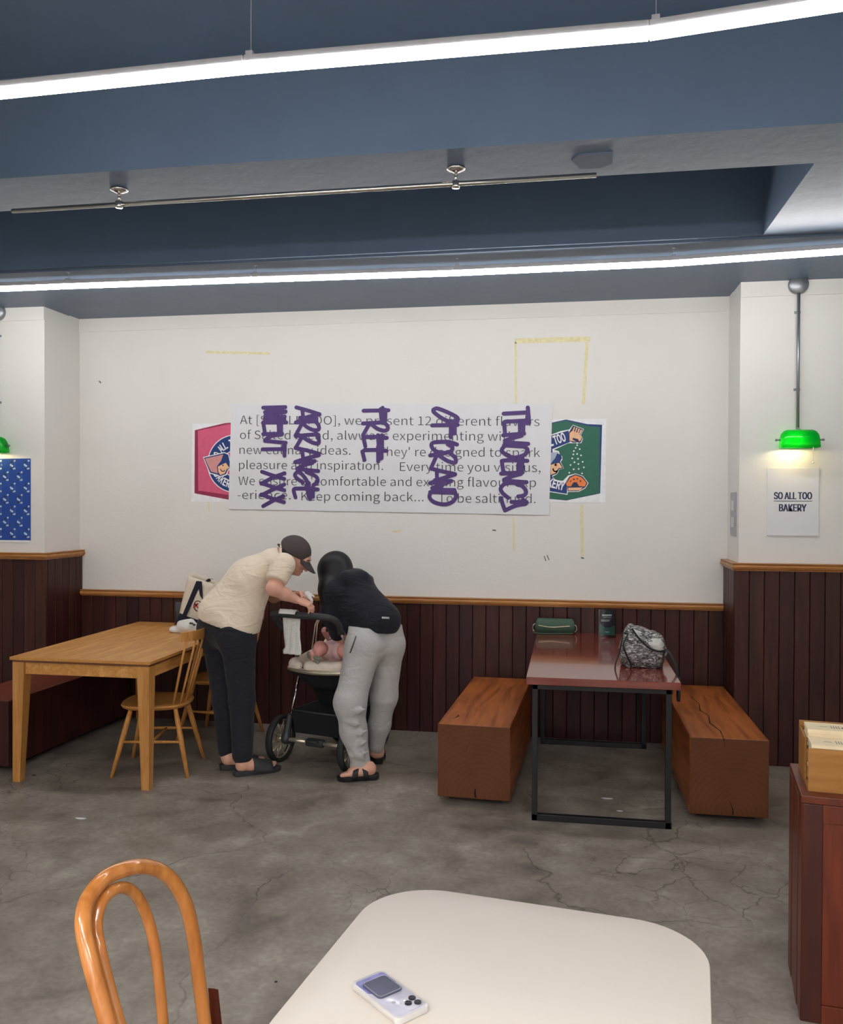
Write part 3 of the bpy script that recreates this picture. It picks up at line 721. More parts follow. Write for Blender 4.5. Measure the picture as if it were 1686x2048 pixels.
S3 = [[(285,165),(560,150)],[(575,92),(592,275)],[(570,200),(570,280)],[(540,248),(300,262)],[(290,270),(302,410)],[(480,250),(482,400)],[(522,250),(520,400)],[(500,260),(500,400)],[(280,425),(530,405)],[(500,430),(400,455),(300,490)],[(300,510),(580,528)],
 [(290,545),(540,560)],[(290,560),(262,610),(330,668),(420,692),(530,662),(572,600),(530,560)],[(570,733),(400,725),(275,730)],[(262,735),(282,870)],[(470,700),(470,870)],[(510,700),(505,860)],[(490,700),(490,870)],[(255,886),(510,872)],
 [(490,890),(380,920),(290,960)],[(290,972),(420,980),(560,990)],[(340,1178),(272,1120),(250,1065),(300,1010),(400,998),(500,1030),(552,1095),(535,1145),(460,1162)],
 [(252,1180),(275,1260),(302,1330)],[(302,1330),(430,1272),(545,1252)],[(380,1228),(560,1228)],[(520,1200),(560,1240)]]
def blob2d(strokes, r, y, g=.004):
    """union of round-capped strokes as ONE flat mesh (marching squares in the wall plane)"""
    segs = []
    for s_ in strokes:
        P = [np.array(p, float)[[0, 2]] for p in s_]; P = spline(P, 5) if len(P) > 2 else P
        segs += list(zip(P[:-1], P[1:]))
    al = np.array([p for s_ in segs for p in s_]); lo = al.min(0)-2*r; n = np.ceil((al.max(0)+2*r-lo)/g).astype(int)+1
    X_, Z_ = np.meshgrid(lo[0]+np.arange(n[0])*g, lo[1]+np.arange(n[1])*g, indexing='ij'); D = np.full(X_.shape, 9.)
    for a, b in segs:
        ab = b-a; q = max(ab@ab, 1e-12); t_ = np.clip(((X_-a[0])*ab[0]+(Z_-a[1])*ab[1])/q, 0, 1)
        D = np.minimum(D, np.hypot(X_-a[0]-t_*ab[0], Z_-a[1]-t_*ab[1])-r)
    mb = MB(); ins = D < 0; cr = ((0, 0), (1, 0), (1, 1), (0, 1))
    cnt = sum(ins[a:n[0]-1+a, b:n[1]-1+b].astype(int) for a, b in cr)
    for j in range(n[1]-1):
        i = 0
        while i < n[0]-1:
            if cnt[i, j] == 4:
                i0 = i
                while i < n[0]-1 and cnt[i, j] == 4: i += 1
                x0_, x1_, z0_, z1_ = lo[0]+i0*g, lo[0]+i*g, lo[1]+j*g, lo[1]+(j+1)*g
                mb.add([(x0_, y, z0_), (x1_, y, z0_), (x1_, y, z1_), (x0_, y, z1_)], [(0, 1, 2, 3)]); continue
            if cnt[i, j]:
                P = []
                for k in range(4):
                    a, b = cr[k], cr[(k+1) % 4]; da, db = D[i+a[0], j+a[1]], D[i+b[0], j+b[1]]
                    pa, pb = lo+np.array((i+a[0], j+a[1]))*g, lo+np.array((i+b[0], j+b[1]))*g
                    if da < 0: P.append(pa)
                    if (da < 0) != (db < 0): P.append(pa+(pb-pa)*da/(da-db))
                mb.add([(p[0], y, p[1]) for p in P], [tuple(range(len(P)))])
            i += 1
    return mb
W1, W2, W3 = [[z1(*p) for p in s_] for s_ in S1], [[z2(*p) for p in s_] for s_ in S2], [[z3(*p) for p in s_] for s_ in S3]
for grp in (W1[:25], W1[25:], W2[:14] if False else [s for s in W2 if s[0][0] < z2(900, 0)[0]], [s for s in W2 if s[0][0] >= z2(900, 0)[0]], W3):
    if grp: blob2d(grp, .015, -.0118).obj('marker_word', M['marker'], bn)

# emblem posters
def arc_text(mb, s_, c, r, a_mid, size, y, spread, flip=False):
    n = len(s_)
    for i, ch in enumerate(s_):
        if ch == ' ': continue
        a = a_mid+(spread*(i-(n-1)/2)/(n-1))*(1 if flip else -1)
        d = np.array([math.cos(a), 0, math.sin(a)]); t_ = np.array([math.sin(a), 0, -math.cos(a)])*(-1 if flip else 1); u_ = d*(-1 if flip else 1)
        text_mb(mb, ch, c+d*r-u_*size*.36+np.array([0, y-c[1], 0]), t_, u_, size, size*.36, .012, 'CENTER')
pk = thing('poster', 'pink emblem poster half hidden behind the left end of the banner', 'poster', (1.26, -.002, 1.7))
zp = Z(340, 780, 3.665, -.001)
def poly(parent, name, zz, pts, y, mat): return flat(parent, name, [zz(*p) for p in pts], y, mat)
x0 = zp(165, 238)[0]; z_0 = zp(150, 818)[2]
flat(pk, 'paper_sheet', [(x0-.01, 0, z_0), (x0+.62, 0, z_0-.005), (x0+.62, 0, z_0+.615), (x0, 0, z_0+.61)], -.0012, M['white'], .0006)
poly(pk, 'shadow_shape', zp, [(182,295),(400,243),(440,240),(700,293),(692,757),(435,805),(180,757)], -.002, M['crimson'])
poly(pk, 'shield_shape', zp, [(205,298),(440,249),(684,300),(674,738),(435,770),(208,738)], -.0024, M['pink'])
c0 = zp(475, 540)
def disc(parent, name, c, r0, r1, a0, a1, y, mat, n=40):
    P = [(c[0]+r1*math.cos(a0+(a1-a0)*i/n), 0, c[2]+r1*math.sin(a0+(a1-a0)*i/n)) for i in range(n+1)]
    if r0 > 0: P += [(c[0]+r0*math.cos(a1-(a1-a0)*i/n), 0, c[2]+r0*math.sin(a1-(a1-a0)*i/n)) for i in range(n+1)]
    mb_ = MB(); k = n+1
    if r0 > 0: mb_.add([(p[0], y, p[2]) for p in P], [(i, i+1, 2*k-2-i, 2*k-1-i) for i in range(n)])
    else: mb_.add([(p[0], y, p[2]) for p in P], [tuple(range(k))])
    return mb_.obj(name, mat, parent)
px = .00372/3.665
disc(pk, 'ring_outline', c0, 96*px, 222*px, 1.1, 5.2, -.003, M['white'])
disc(pk, 'ring', c0, 102*px, 215*px, 1.12, 5.18, -.0033, M['navy'])
tb = MB(); arc_text(tb, 'SO ALL TOO', c0, 160*px, 2.15, .078, -.0038, 1.35); arc_text(tb, 'BAKERY', c0, 160*px, 4.12, .078, -.0038, .9, True)
tb.obj('lettering', M['white'], pk)['kind'] = 'stuff'
poly(pk, 'head_outline', zp, [(243,492),(400,455),(432,470),(445,530),(448,575),(430,590),(415,625),(370,638),(350,630),(290,612)], -.0041, M['white'])
poly(pk, 'head_shape', zp, [(250,497),(400,462),(428,475),(440,530),(443,572),(425,585),(410,618),(370,632),(352,622),(296,606)], -.0044, M['navy'])
poly(pk, 'cap_shape', zp, [(258,503),(392,472),(375,520),(345,560),(350,612),(302,598)], -.0047, M['salmon'])
poly(pk, 'face_shape', zp, [(352,562),(410,533),(438,572),(418,580),(402,612),(370,625),(356,600)], -.0047, M['skinp'])
poly(pk, 'eye', zp, [(385,550),(392,547),(396,556),(388,560)], -.005, M['navyd'])
sm = MB(); stroke(sm, [zp(*p) for p in ((372,580),(378,592),(392,597),(402,590))], .0035, -.0052); sm.obj('smile', M['navyd'], pk)

gp = thing('poster', 'green emblem poster half hidden behind the right end of the banner', 'poster', (3.8, -.002, 1.7))
zg = Z(960, 800, 6.02, -.001)
e0, e1 = zg(1520, 225), zg(1510, 1240)
flat(gp, 'paper_sheet', [(e0[0]-.62, 0, e1[2]), (e1[0], 0, e1[2]), (e0[0], 0, e0[2]), (e0[0]-.62, 0, e0[2])], -.0012, M['white'], .0006)
poly(gp, 'shadow_shape', zg, [(590,300),(790,290),(1035,235),(1290,290),(1470,298),(1447,1125),(1040,1210),(835,1190),(590,1130)], -.002, M['navy'])
poly(gp, 'shield_shape', zg, [(590,310),(790,300),(1030,248),(1290,312),(1442,326),(1440,1120),(1040,1204),(835,1186),(590,1124)], -.0024, M['green'])
poly(gp, 'emblem_outline', zg, [(700,540),(860,415),(980,372),(1075,355),(1120,298),(1252,350),(1215,420),(1240,470),(1220,520),(1120,520),(1060,522),(890,600),(950,615),(960,655),(990,680),(992,720),(972,745),(1012,825),(955,838),(930,890),(870,925),(920,968),(1000,972),(1060,910),(1150,884),(1240,915),(1306,1000),(1270,1062),(1190,1105),(1058,1108),(1052,1142),(840,1108),(700,960)], -.003, M['white'])
poly(gp, 'ribbon_shape', zg, [(705,540),(862,427),(1066,368),(1082,508),(870,592),(880,660),(870,930),(915,980),(1050,1005),(1046,1130),(842,1098),(705,950)], -.0033, M['navy'])
poly(gp, 'hand_outline', zg, [(1066,400),(1120,306),(1244,354),(1207,422),(1234,470),(1208,514),(1120,514),(1072,492)], -.0036, M['navyd'])
poly(gp, 'hand_shape', zg, [(1078,400),(1110,372),(1190,400),(1222,452),(1218,480),(1196,500),(1180,470),(1120,455),(1112,475),(1160,505),(1078,490)], -.0039, M['skinp'])
for a in [(1112,375,1132,322,1146,328,1128,384),(1140,388,1160,330,1176,336,1154,394),(1168,396,1186,342,1204,350,1184,402),(1192,404,1212,356,1232,362,1204,416)]:
    poly(gp, 'finger', zg, [a[0:2], a[2:4], a[4:6], a[6:8]], -.0039, M['skinp'])
poly(gp, 'bread_outline', zg, [(1022,1012),(1075,922),(1150,893),(1236,922),(1296,1000),(1268,1052),(1190,1096),(1056,1098),(1052,1050)], -.0036, M['navyd'])
poly(gp, 'bread_crust', zg, [(1036,1010),(1084,936),(1150,906),(1228,934),(1282,1000),(1262,1042),(1190,1036),(1165,990),(1125,990),(1095,1040),(1052,1038)], -.0039, M['orange'])
poly(gp, 'bread_base', zg, [(1062,1056),(1240,1052),(1200,1088),(1062,1090)], -.0039, M['skinp'])
for q_ in [(1092,978),(1130,955),(1172,948),(1210,976)]: disc(gp, 'seed', zg(*q_), 0, .005, 0, 2*PI, -.0042, M['white'], 10)
poly(gp, 'cap_shape', zg, [(770,610),(855,632),(945,628),(905,700),(857,765),(790,790)], -.0036, M['greyp'])
poly(gp, 'hair_shape', zg, [(905,700),(930,640),(975,662),(986,700),(962,745),(857,772),(862,752)], -.0039, M['navy'])
poly(gp, 'face_outline', zg, [(848,770),(962,742),(1008,824),(952,834),(926,886),(852,915)], -.0036, M['navyd'])
poly(gp, 'face_shape', zg, [(850,780),(952,756),(992,816),(944,822),(916,876),(852,902)], -.0039, M['skinp'])
disc(gp, 'eye', zg(910, 782), 0, .009, 0, 2*PI, -.0042, M['navyd'], 12)
sm = MB(); stroke(sm, [zg(*p) for p in ((880,830),(888,852),(912,862),(935,850))], .005, -.0042); sm.obj('smile', M['navyd'], gp)
tb = MB()
def tline(mb, s_, zz, a, b, h, y, bold=.014):
    A, B = zz(*a), zz(*b); e = B-A; l = np.linalg.norm(e); e /= l; n_ = np.array([-e[2], 0, e[0]])
    A = A+np.array([0, y-A[1], 0]); text_mb(mb, s_, A, e, n_, h, l, bold)
tline(tb, 'SO ALL TOO', zg, (672, 620), (1042, 488), .088, -.004); tline(tb, 'BAKERY', zg, (705, 1010), (1006, 1088), .084, -.004)
tb.obj('lettering', M['white'], gp)['kind'] = 'stuff'
for q_ in [(1170,545),(1152,577),(1200,592),(1130,615),(1124,655),(1170,650),(1216,667),(1110,702),(1180,708),(1137,750),(1236,744),(1185,770),(1090,783),(1250,811),(1128,834),(1188,830),(1076,876),(1228,884)]:
    disc(gp, 'salt_dot', zg(*q_), 0, .0062, 0, 2*PI, -.003, M['white'], 10)
disc(gp, 'salt_dot', zg(1170, 518), 0, .0062, 0, 2*PI, -.0045, M['white'], 10)

# small white sign right, patterned blue poster left
ws = thing('sign', 'small white bakery sign with navy lettering on the right pier', 'sign', (5.3, YR, 1.5))
MB().box((5.143, YR-.006, 1.502), (5.462, YR-.0005, 1.942), .001).obj('panel', M['paper'], ws)
MB().box((5.143, YR-.009, 1.502), (5.462, YR-.006, 1.512)).obj('hem', M['paper'], ws)
tb = MB()
for k_ in range(3): text_mb(tb, 'SO ALL TOO', (5.187+(k_-1)*.0022, YR-.0065-k_*.0001, 1.739), EX, EZ, .064, .231, .004, fkind='b')
for k_ in range(3): text_mb(tb, 'BAKERY', (5.219+(k_-1)*.0022, YR-.0065-k_*.0001, 1.66), EX, EZ, .066, .166, .004, fkind='b')
tb.box((5.184, YR-.0068, 1.725), (5.42, YR-.0062, 1.7285))
tb.obj('lettering', M['navyd'], ws)['kind'] = 'stuff'
bs = thing('poster', 'blue poster with rows of tiny pale emblems on the left pier', 'poster', (-.34, YL, 1.41))
bx = -.113
MB().box((bx-.46, YL-.004, 1.412), (bx, YL-.0005, 2.026)).obj('paper_sheet', M['blue'], bs)
MB().box((bx-.46, YL-.0035, 1.396), (bx-.002, YL-.0005, 1.4115)).obj('white_margin', M['white'], bs)
pr = MB(); k_ = .0037/10.24
for row in range(7):
    for col in range(4):
        cx_ = bx-(640-560)*k_-col*320*k_-(160*k_ if row % 2 else 0)+(0); cz = 2.026-(310-175)*k_-row*237*k_
        if cx_ < bx-.44: continue
        P = lambda a, b: (cx_+a*k_, 0, cz-b*k_)
        stroke(pr, [P(35, -85), P(-25, -65), P(-60, -25)], 9*k_, YL-.0044)
        stroke(pr, [P(-60, 45), P(-30, 80), P(25, 85)], 9*k_, YL-.0044)
        for a, b, r in ((40, -88, 22), (-50, -5, 22), (-15, 18, 22), (-30, 10, 20), (40, 72, 22), (15, 76, 18)):
            pr.add([(cx_+(a+r*math.cos(t_))*k_, YL-.0046-(.0002 if r == 20 else 0), cz-(b-r*math.sin(t_))*k_) for t_ in [2*PI*j/10 for j in range(10)]], [tuple(range(10))])
        for q_ in range(4): pr.add([(cx_+(44+3*math.cos(t_))*k_, YL-.0044, cz-(-50+q_*26-6*math.sin(t_))*k_) for t_ in [2*PI*j/6 for j in range(6)]], [tuple(range(6))])
pr.obj('emblem_print', M['ltblue'], bs)['kind'] = 'stuff'

# switch plate on the return of the right pier
sp = thing('switch_panel', 'narrow grey switch plate on the side of the right pier', 'switch plate', (XR, -.24, 1.49))
MB().box((XR-.008, -.335, 1.49), (XR, -.145, 1.785), .002).obj('plate', M['plate'], sp)
for z in (1.55, 1.66): MB().box((XR-.013, -.28, z), (XR-.007, -.20, z+.07), .002).obj('rocker', M['alu'], sp)
# ------------------------------------------------------------------ right-hand table and timber benches
def timber_bench(x, y, rot, L_, wd, label, top, end, side=None, cracks=True, group=None):
    t = thing('timber_bench', label, 'bench', (x, y, 0), rot, group, local=True)
    mb = MB(); mb.box((-wd/2, 0, .04), (wd/2, L_, .455), .006); o = mb.obj('beam', [top, end], t)
    for p in o.data.polygons:
        if abs(p.normal.y) > .7: p.material_index = 1
    for yy in (.10, L_-.22): MB().box((-wd/2+.05, yy, 0), (wd/2-.05, yy+.12, .045)).obj('foot_block', M['steel'], t)
    if cracks:
        for P in cracks:
            mb = MB(); n = len(P)
            for (a, b) in zip(P[:-1], P[1:]):
                (x0, y0, z0, w0), (x1, y1, z1, w1) = a, b
                if abs(y0+.0006) < 1e-9 and abs(y1+.0006) < 1e-9: mb.prism([(x0-w0, y0, z0), (x0+w0, y0, z0), (x1+w1, y1, z1), (x1-w1, y1, z1)], (0, .003, 0))
                else: mb.prism([(x0-w0, y0, z0), (x0+w0, y0, z0), (x1+w1, y1, z1), (x1-w1, y1, z1)], (0, 0, -.003))
            mb.obj('crack', M['crack'], t)
    return t
e = -.0006
timber_bench(3.348, -1.532, math.radians(-2.4), 1.36, .412, 'solid timber block bench left of the red table, pale figured grain on top', M['benchtop'], M['benchend'],
    cracks=[[(.012, e, .10, .003), (.008, e, .075, .005), (.014, e, .05, .006)], [(.12, e, .16, .001), (.17, e, .152, .0025), (.204, e, .148, .002)], [(-.14, .13, .4556, .002), (-.12, .19, .4556, .007), (-.125, .22, .4556, .002)], [(.0, e, .40, .0), (-.04, e, .32, .001), (-.08, e, .28, .0)]])
timber_bench(4.718, -1.55, 0, 1.37, .406, 'solid timber block bench right of the red table, long split along its top', M['benchtop'], M['benchend'],
    cracks=[[(.005, e, .12, .001), (.02, e, .08, .003), (.022, e, .05, .004)], [(-.2, e, .20, .002), (-.16, e, .205, .001), (-.14, e, .215, .0)],
            [(-.03, .0, .4556, .002), (-.02, .15, .4556, .003), (-.05, .32, .4556, .0045), (-.03, .5, .4556, .002), (-.06, .62, .4556, .004), (-.04, .8, .4556, .002), (-.06, 1.0, .4556, .001)], [(-.028, e, .455, .002), (-.022, e, .41, .001)]])
o = timber_bench(.215, -1.475, math.radians(-2.2), 1.42, .41, 'dark red lacquered box bench against the left pier, behind the oak table', M['redwood'], M['plank'], cracks=None)  # sides and ends in dark plank wood, standing in for their shade
for p in [c for c in o.children if c.name.startswith('beam')][0].data.polygons:
    if abs(p.normal.x) > .7: p.material_index = 1

t = thing('dining_table', 'glossy mahogany table on a black steel frame between the two timber benches', 'table', (4.05, -.87, 0))
TZ = .777
MB().box((3.648, -1.72, TZ-.04), (4.447, -.04, TZ), .002).obj('tabletop', M['mahog'], t)
for y in (-1.69, -.20):
    for x in (3.68, 4.375): MB().box((x, y, 0), (x+.03, y+.03, TZ-.04), .002).obj('leg', M['steel'], t)
    MB().box((3.68, y, 0), (4.409, y+.034, .034), .002).obj('foot_bar', M['steel'], t)
    MB().box((3.68, y, TZ-.07), (4.409, y+.034, TZ-.04), .002).obj('top_bar', M['steel'], t)

# things on it
t = thing('pouch', 'dark green leather pouch at the wall end of the mahogany table', 'bag', (3.775, -.12, TZ))
def rbox(c, h, r, k=.01):       # soft box as sdf capsule bundle
    out = []
    for sx in (-1, 1):
        for sy in (-1, 1): out.append(cone((c[0]-h[0], c[1]+sy*h[1], c[2]+sx*h[2]), (c[0]+h[0], c[1]+sy*h[1], c[2]+sx*h[2]), r, r, .05))
    return out
sdf_obj('body', [cone((3.665, -.12, TZ+.052), (3.885, -.12, TZ+.05), .05, .05, .02, (0, 1, 0), .8), cone((3.68, -.12, TZ+.02), (3.87, -.12, TZ+.02), .02, .02, .03), cone((3.665, -.12, TZ+.078), (3.885, -.12, TZ+.076), .026, .026, .02)], M['pouch'], t, .005, mod=lambda P, d: np.maximum(d, np.abs(P[:, 0]-3.775)-.128-.012*np.sin((P[:, 2]-TZ)*30)))
MB().tube(spline([(3.66, -.165, TZ+.06), (3.75, -.172, TZ+.05), (3.88, -.166, TZ+.06)], 6), .003, 6).obj('zip', M['brass'], t)
for x, s in ((3.63, -1), (3.915, 1)):
    MB().tube(spline([(x-s*.02, -.13, TZ+.07), (x+s*.006, -.13, TZ+.06), (x+s*.012, -.13, TZ+.03), (x, -.13, TZ+.012)], 5), .004, 8).obj('ring', M['chrome'], t, True)
MB().tube(spline([(3.62, -.13, TZ+.012), (3.64, -.18, TZ+.006), (3.72, -.2, TZ+.006), (3.80, -.18, TZ+.006), (3.9, -.17, TZ+.008)], 6), .005, 6).obj('wrist_strap', M['pouch'], t)

def sign_stand(x, y, z, wd, ht, label, face, lower):
    t = thing('sign_stand', label, 'sign', (x, y, z))
    MB().box((x-wd/2, y-.03, z), (x+wd/2, y+.03, z+.004)).box((x-wd/2, y-.004, z), (x+wd/2, y-.0015, z+ht)).box((x-wd/2, y+.0015, z), (x+wd/2, y+.004, z+ht)).obj('holder', M['acr'], t)
    MB().box((x-wd/2+.006, y-.001, z+.014), (x+wd/2-.006, y+.001, z+ht-.004)).obj('card', face, t)
    return t
sx_, sy_ = 4.135, -.23
t = sign_stand(sx_, sy_, TZ, .118, .19, 'small teal and plum acrylic table sign beside the green pouch', M['signn'], M['signd'])
yv = sy_-.0013
MB().add([(sx_-.052, yv, TZ+.015), (sx_+.052, yv, TZ+.015), (sx_+.052, yv, TZ+.085), (sx_+.02, yv, TZ+.068), (sx_-.02, yv, TZ+.068), (sx_-.052, yv, TZ+.1)], [tuple(range(6))]).add([(sx_-.03, yv, TZ+.172), (sx_+.03, yv, TZ+.172), (sx_+.02, yv, TZ+.179), (sx_-.02, yv, TZ+.179)], [(0, 1, 2, 3)]).obj('colour_print', M['signd'], t)
tb = MB()
text_mb(tb, 'BAKERY', (sx_, yv-.0004, TZ+.146), EX, EZ, .017, .066, .02, 'CENTER')
for (z, a, b) in ((.134, -.028, .028), (.118, -.042, .02), (.110, -.042, .014)): tb.box((sx_+a, yv-.0006, TZ+z), (sx_+b, yv-.0003, TZ+z+.003))
tb.box((sx_-.014, yv-.0006, TZ+.034), (sx_+.014, yv-.0003, TZ+.037))
tb.obj('print', M['white'], t)['kind'] = 'stuff'

# silver drawstring bag: lofted rings of a rounded square
t = thing('backpack', 'crumpled silver bucket bag with black straps near the front of the mahogany table', 'bag', (4.30, -1.28, TZ))
bc = np.array((4.285, -1.27, TZ)); mb = MB(); n_ = 40
def bring(z, rx, ry, dx=0, tilt=0, dent=0):
    out = []
    for j in range(n_):
        a = 2*PI*j/n_; c_, s_ = math.cos(a), math.sin(a); p_ = 3.2
        x_ = abs(c_)**(2/p_)*(1 if c_ >= 0 else -1)*rx; y_ = abs(s_)**(2/p_)*(1 if s_ >= 0 else -1)*ry
        w_ = 1+.025*math.sin(5*a+z*60)+.02*math.sin(11*a-z*90)
        out.append((bc[0]+x_*w_+dx, bc[1]+y_*w_, bc[2]+z+x_*tilt+.004*math.sin(7*a+z*40)))
    return out
rings = [bring(.0, .10, .07), bring(.006, .116, .082), bring(.05, .124, .088, -.002), bring(.1, .127, .09, .0), bring(.15, .120, .086, .004), bring(.185, .106, .078, .010, -.14), bring(.208, .088, .066, .012, -.28), bring(.212, .072, .055, .012, -.30)]
vs = [p for r in rings for p in r]; fs = [(i*n_+j, i*n_+(j+1) % n_, (i+1)*n_+(j+1) % n_, (i+1)*n_+j) for i in range(len(rings)-1) for j in range(n_)]
fs += [tuple(range(n_))[::-1], tuple(len(vs)-n_+j for j in range(n_))]
mb.add(vs, fs).obj('body', M['foil'], t, True)
# collar standing behind the front rim, falling open to a pale lining
def fan(pts, mat, name, th=.004):
    c_ = np.mean([np.array(p) for p in pts], 0); k = len(pts)
    me_ = MB(); me_.add([c_+np.array((0, -.004, .004))]+pts, [(0, i+1, (i+1) % k+1) for i in range(k)])
    o = me_.obj(name, mat, t, True); s_ = o.modifiers.new('s', 'SOLIDIFY'); s_.thickness = th; return o
B = lambda u, v, y: tuple(at(u, v, y-.016))
sdf_obj('collar', [cone(at(1288, 1280, -1.25), at(1310, 1285, -1.25), .055, .05, .04, (0, 1, 0), 1.0), cone(at(1278, 1287, -1.27), at(1322, 1305, -1.27), .04, .035, .05)], M['foil'], t, .007)
fan([B(1264, 1257, -1.36), B(1276, 1261, -1.35), B(1279, 1272, -1.35), B(1285, 1284, -1.365), B(1279, 1280, -1.37), B(1270, 1269, -1.37)], M['lining'], 'folded_flap')
fan([B(1296, 1287, -1.345), B(1303, 1277, -1.335), B(1321, 1277, -1.325), B(1330, 1290, -1.32), B(1325, 1295, -1.335), B(1330, 1300, -1.33), B(1318, 1301, -1.352), B(1306, 1297, -1.36)], M['lining'], 'lining_flap')
def ribbon(pts, name='strap', r=.006, mat=None, flat=.35, label=None): return MB().tube(spline(pts, 6), r, 8, flat=flat).obj(name, mat or M['strap'], t, True)
ribbon([B(1264, 1257, -1.372), B(1274, 1272, -1.378), B(1287, 1286, -1.375), B(1302, 1298, -1.375), B(1318, 1303, -1.365), B(1330, 1301, -1.34)], 'rim_cord', .0055, flat=1)
ribbon([B(1256, 1268, -1.33), B(1246, 1266, -1.32), B(1244, 1280, -1.33), B(1238, 1305, -1.34), B(1231, 1328, -1.36), B(1230, 1341, -1.37)], r=.0045, flat=1)
ribbon([B(1256, 1268, -1.34), B(1247, 1290, -1.37), B(1254, 1312, -1.375), B(1262, 1330, -1.375), B(1259, 1344, -1.37)])
ribbon([B(1230, 1341, -1.37), B(1245, 1345, -1.375), B(1262, 1347, -1.378), B(1300, 1349, -1.378), B(1321, 1348, -1.372)], 'base_cord', flat=1)
ribbon([B(1328, 1301, -1.33), B(1326, 1320, -1.355), B(1323, 1335, -1.36), B(1321, 1348, -1.36)], 'side_seam', .005, flat=1)
ribbon([B(1330, 1298, -1.30), (4.43, -1.36, TZ+.09), (4.462, -1.42, TZ+.02), (4.464, -1.45, TZ-.05), (4.462, -1.46, TZ-.12), (4.463, -1.475, TZ-.15), (4.465, -1.485, TZ-.12), (4.466, -1.47, TZ-.02)], 'shoulder_strap', .009)
MB().box(tuple(at(1312, 1345, -1.377)+np.array((0, -.001, 0))), tuple(at(1320, 1343, -1.377))).obj('label_tab', M['white'], t)
MB().ball(at(1262, 1268, -1.36), .008).ball(at(1258, 1262, -1.355), .008).obj('buckle', M['chrome'], t, True)

# ------------------------------------------------------------------ oak table, spindle chairs and the bags on them
t = thing('dining_table', 'long light oak table with tapered legs at the left', 'table', (.99, -.85, 0))
LZ = .762; lx0, lx1, ly0, ly1 = .534, 1.447, -1.631, -.045
for i in range(4):
    xa = lx0+(lx1-lx0)*i/4; xb = lx0+(lx1-lx0)*(i+1)/4
    MB().box((xa+(.0004 if i else 0), ly0, LZ-.018), (xb-(.0004 if i < 3 else 0), ly1, LZ), .0012).obj('top_board', M['oak'], t)
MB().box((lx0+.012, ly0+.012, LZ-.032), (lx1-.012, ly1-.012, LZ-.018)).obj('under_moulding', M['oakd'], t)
for x in (lx0+.012, lx1-.012-.075):
    for y in (ly0+.012, ly1-.087):
        ox = 0 if x < 1 else 1; oy = 0 if y < -1 else 1; a, b = .075, .048
        bx_, by_ = x+(a-b)*ox, y+(a-b)*oy
        MB().hexa([(bx_, by_, 0), (bx_+b, by_, 0), (bx_+b, by_+b, 0), (bx_, by_+b, 0)], [(x, y, LZ-.12), (x+a, y, LZ-.12), (x+a, y+a, LZ-.12), (x, y+a, LZ-.12)]).box((x, y, LZ-.12), (x+a, y+a, LZ-.032)).obj('leg', M['oakz'], t)
for a, b, mt in (((lx0+.087, ly0+.03), (lx1-.087, ly0+.052), 'rail'), ((lx0+.087, ly1-.052), (lx1-.087, ly1-.03), 'rail'), ((lx0+.025, ly0+.087), (lx0+.047, ly1-.087), 'oak'), ((lx1-.047, ly0+.087), (lx1-.025, ly1-.087), 'oak')):
    MB().box((a[0], a[1], LZ-.105), (b[0], b[1], LZ-.032)).obj('apron', M['oak'], t)

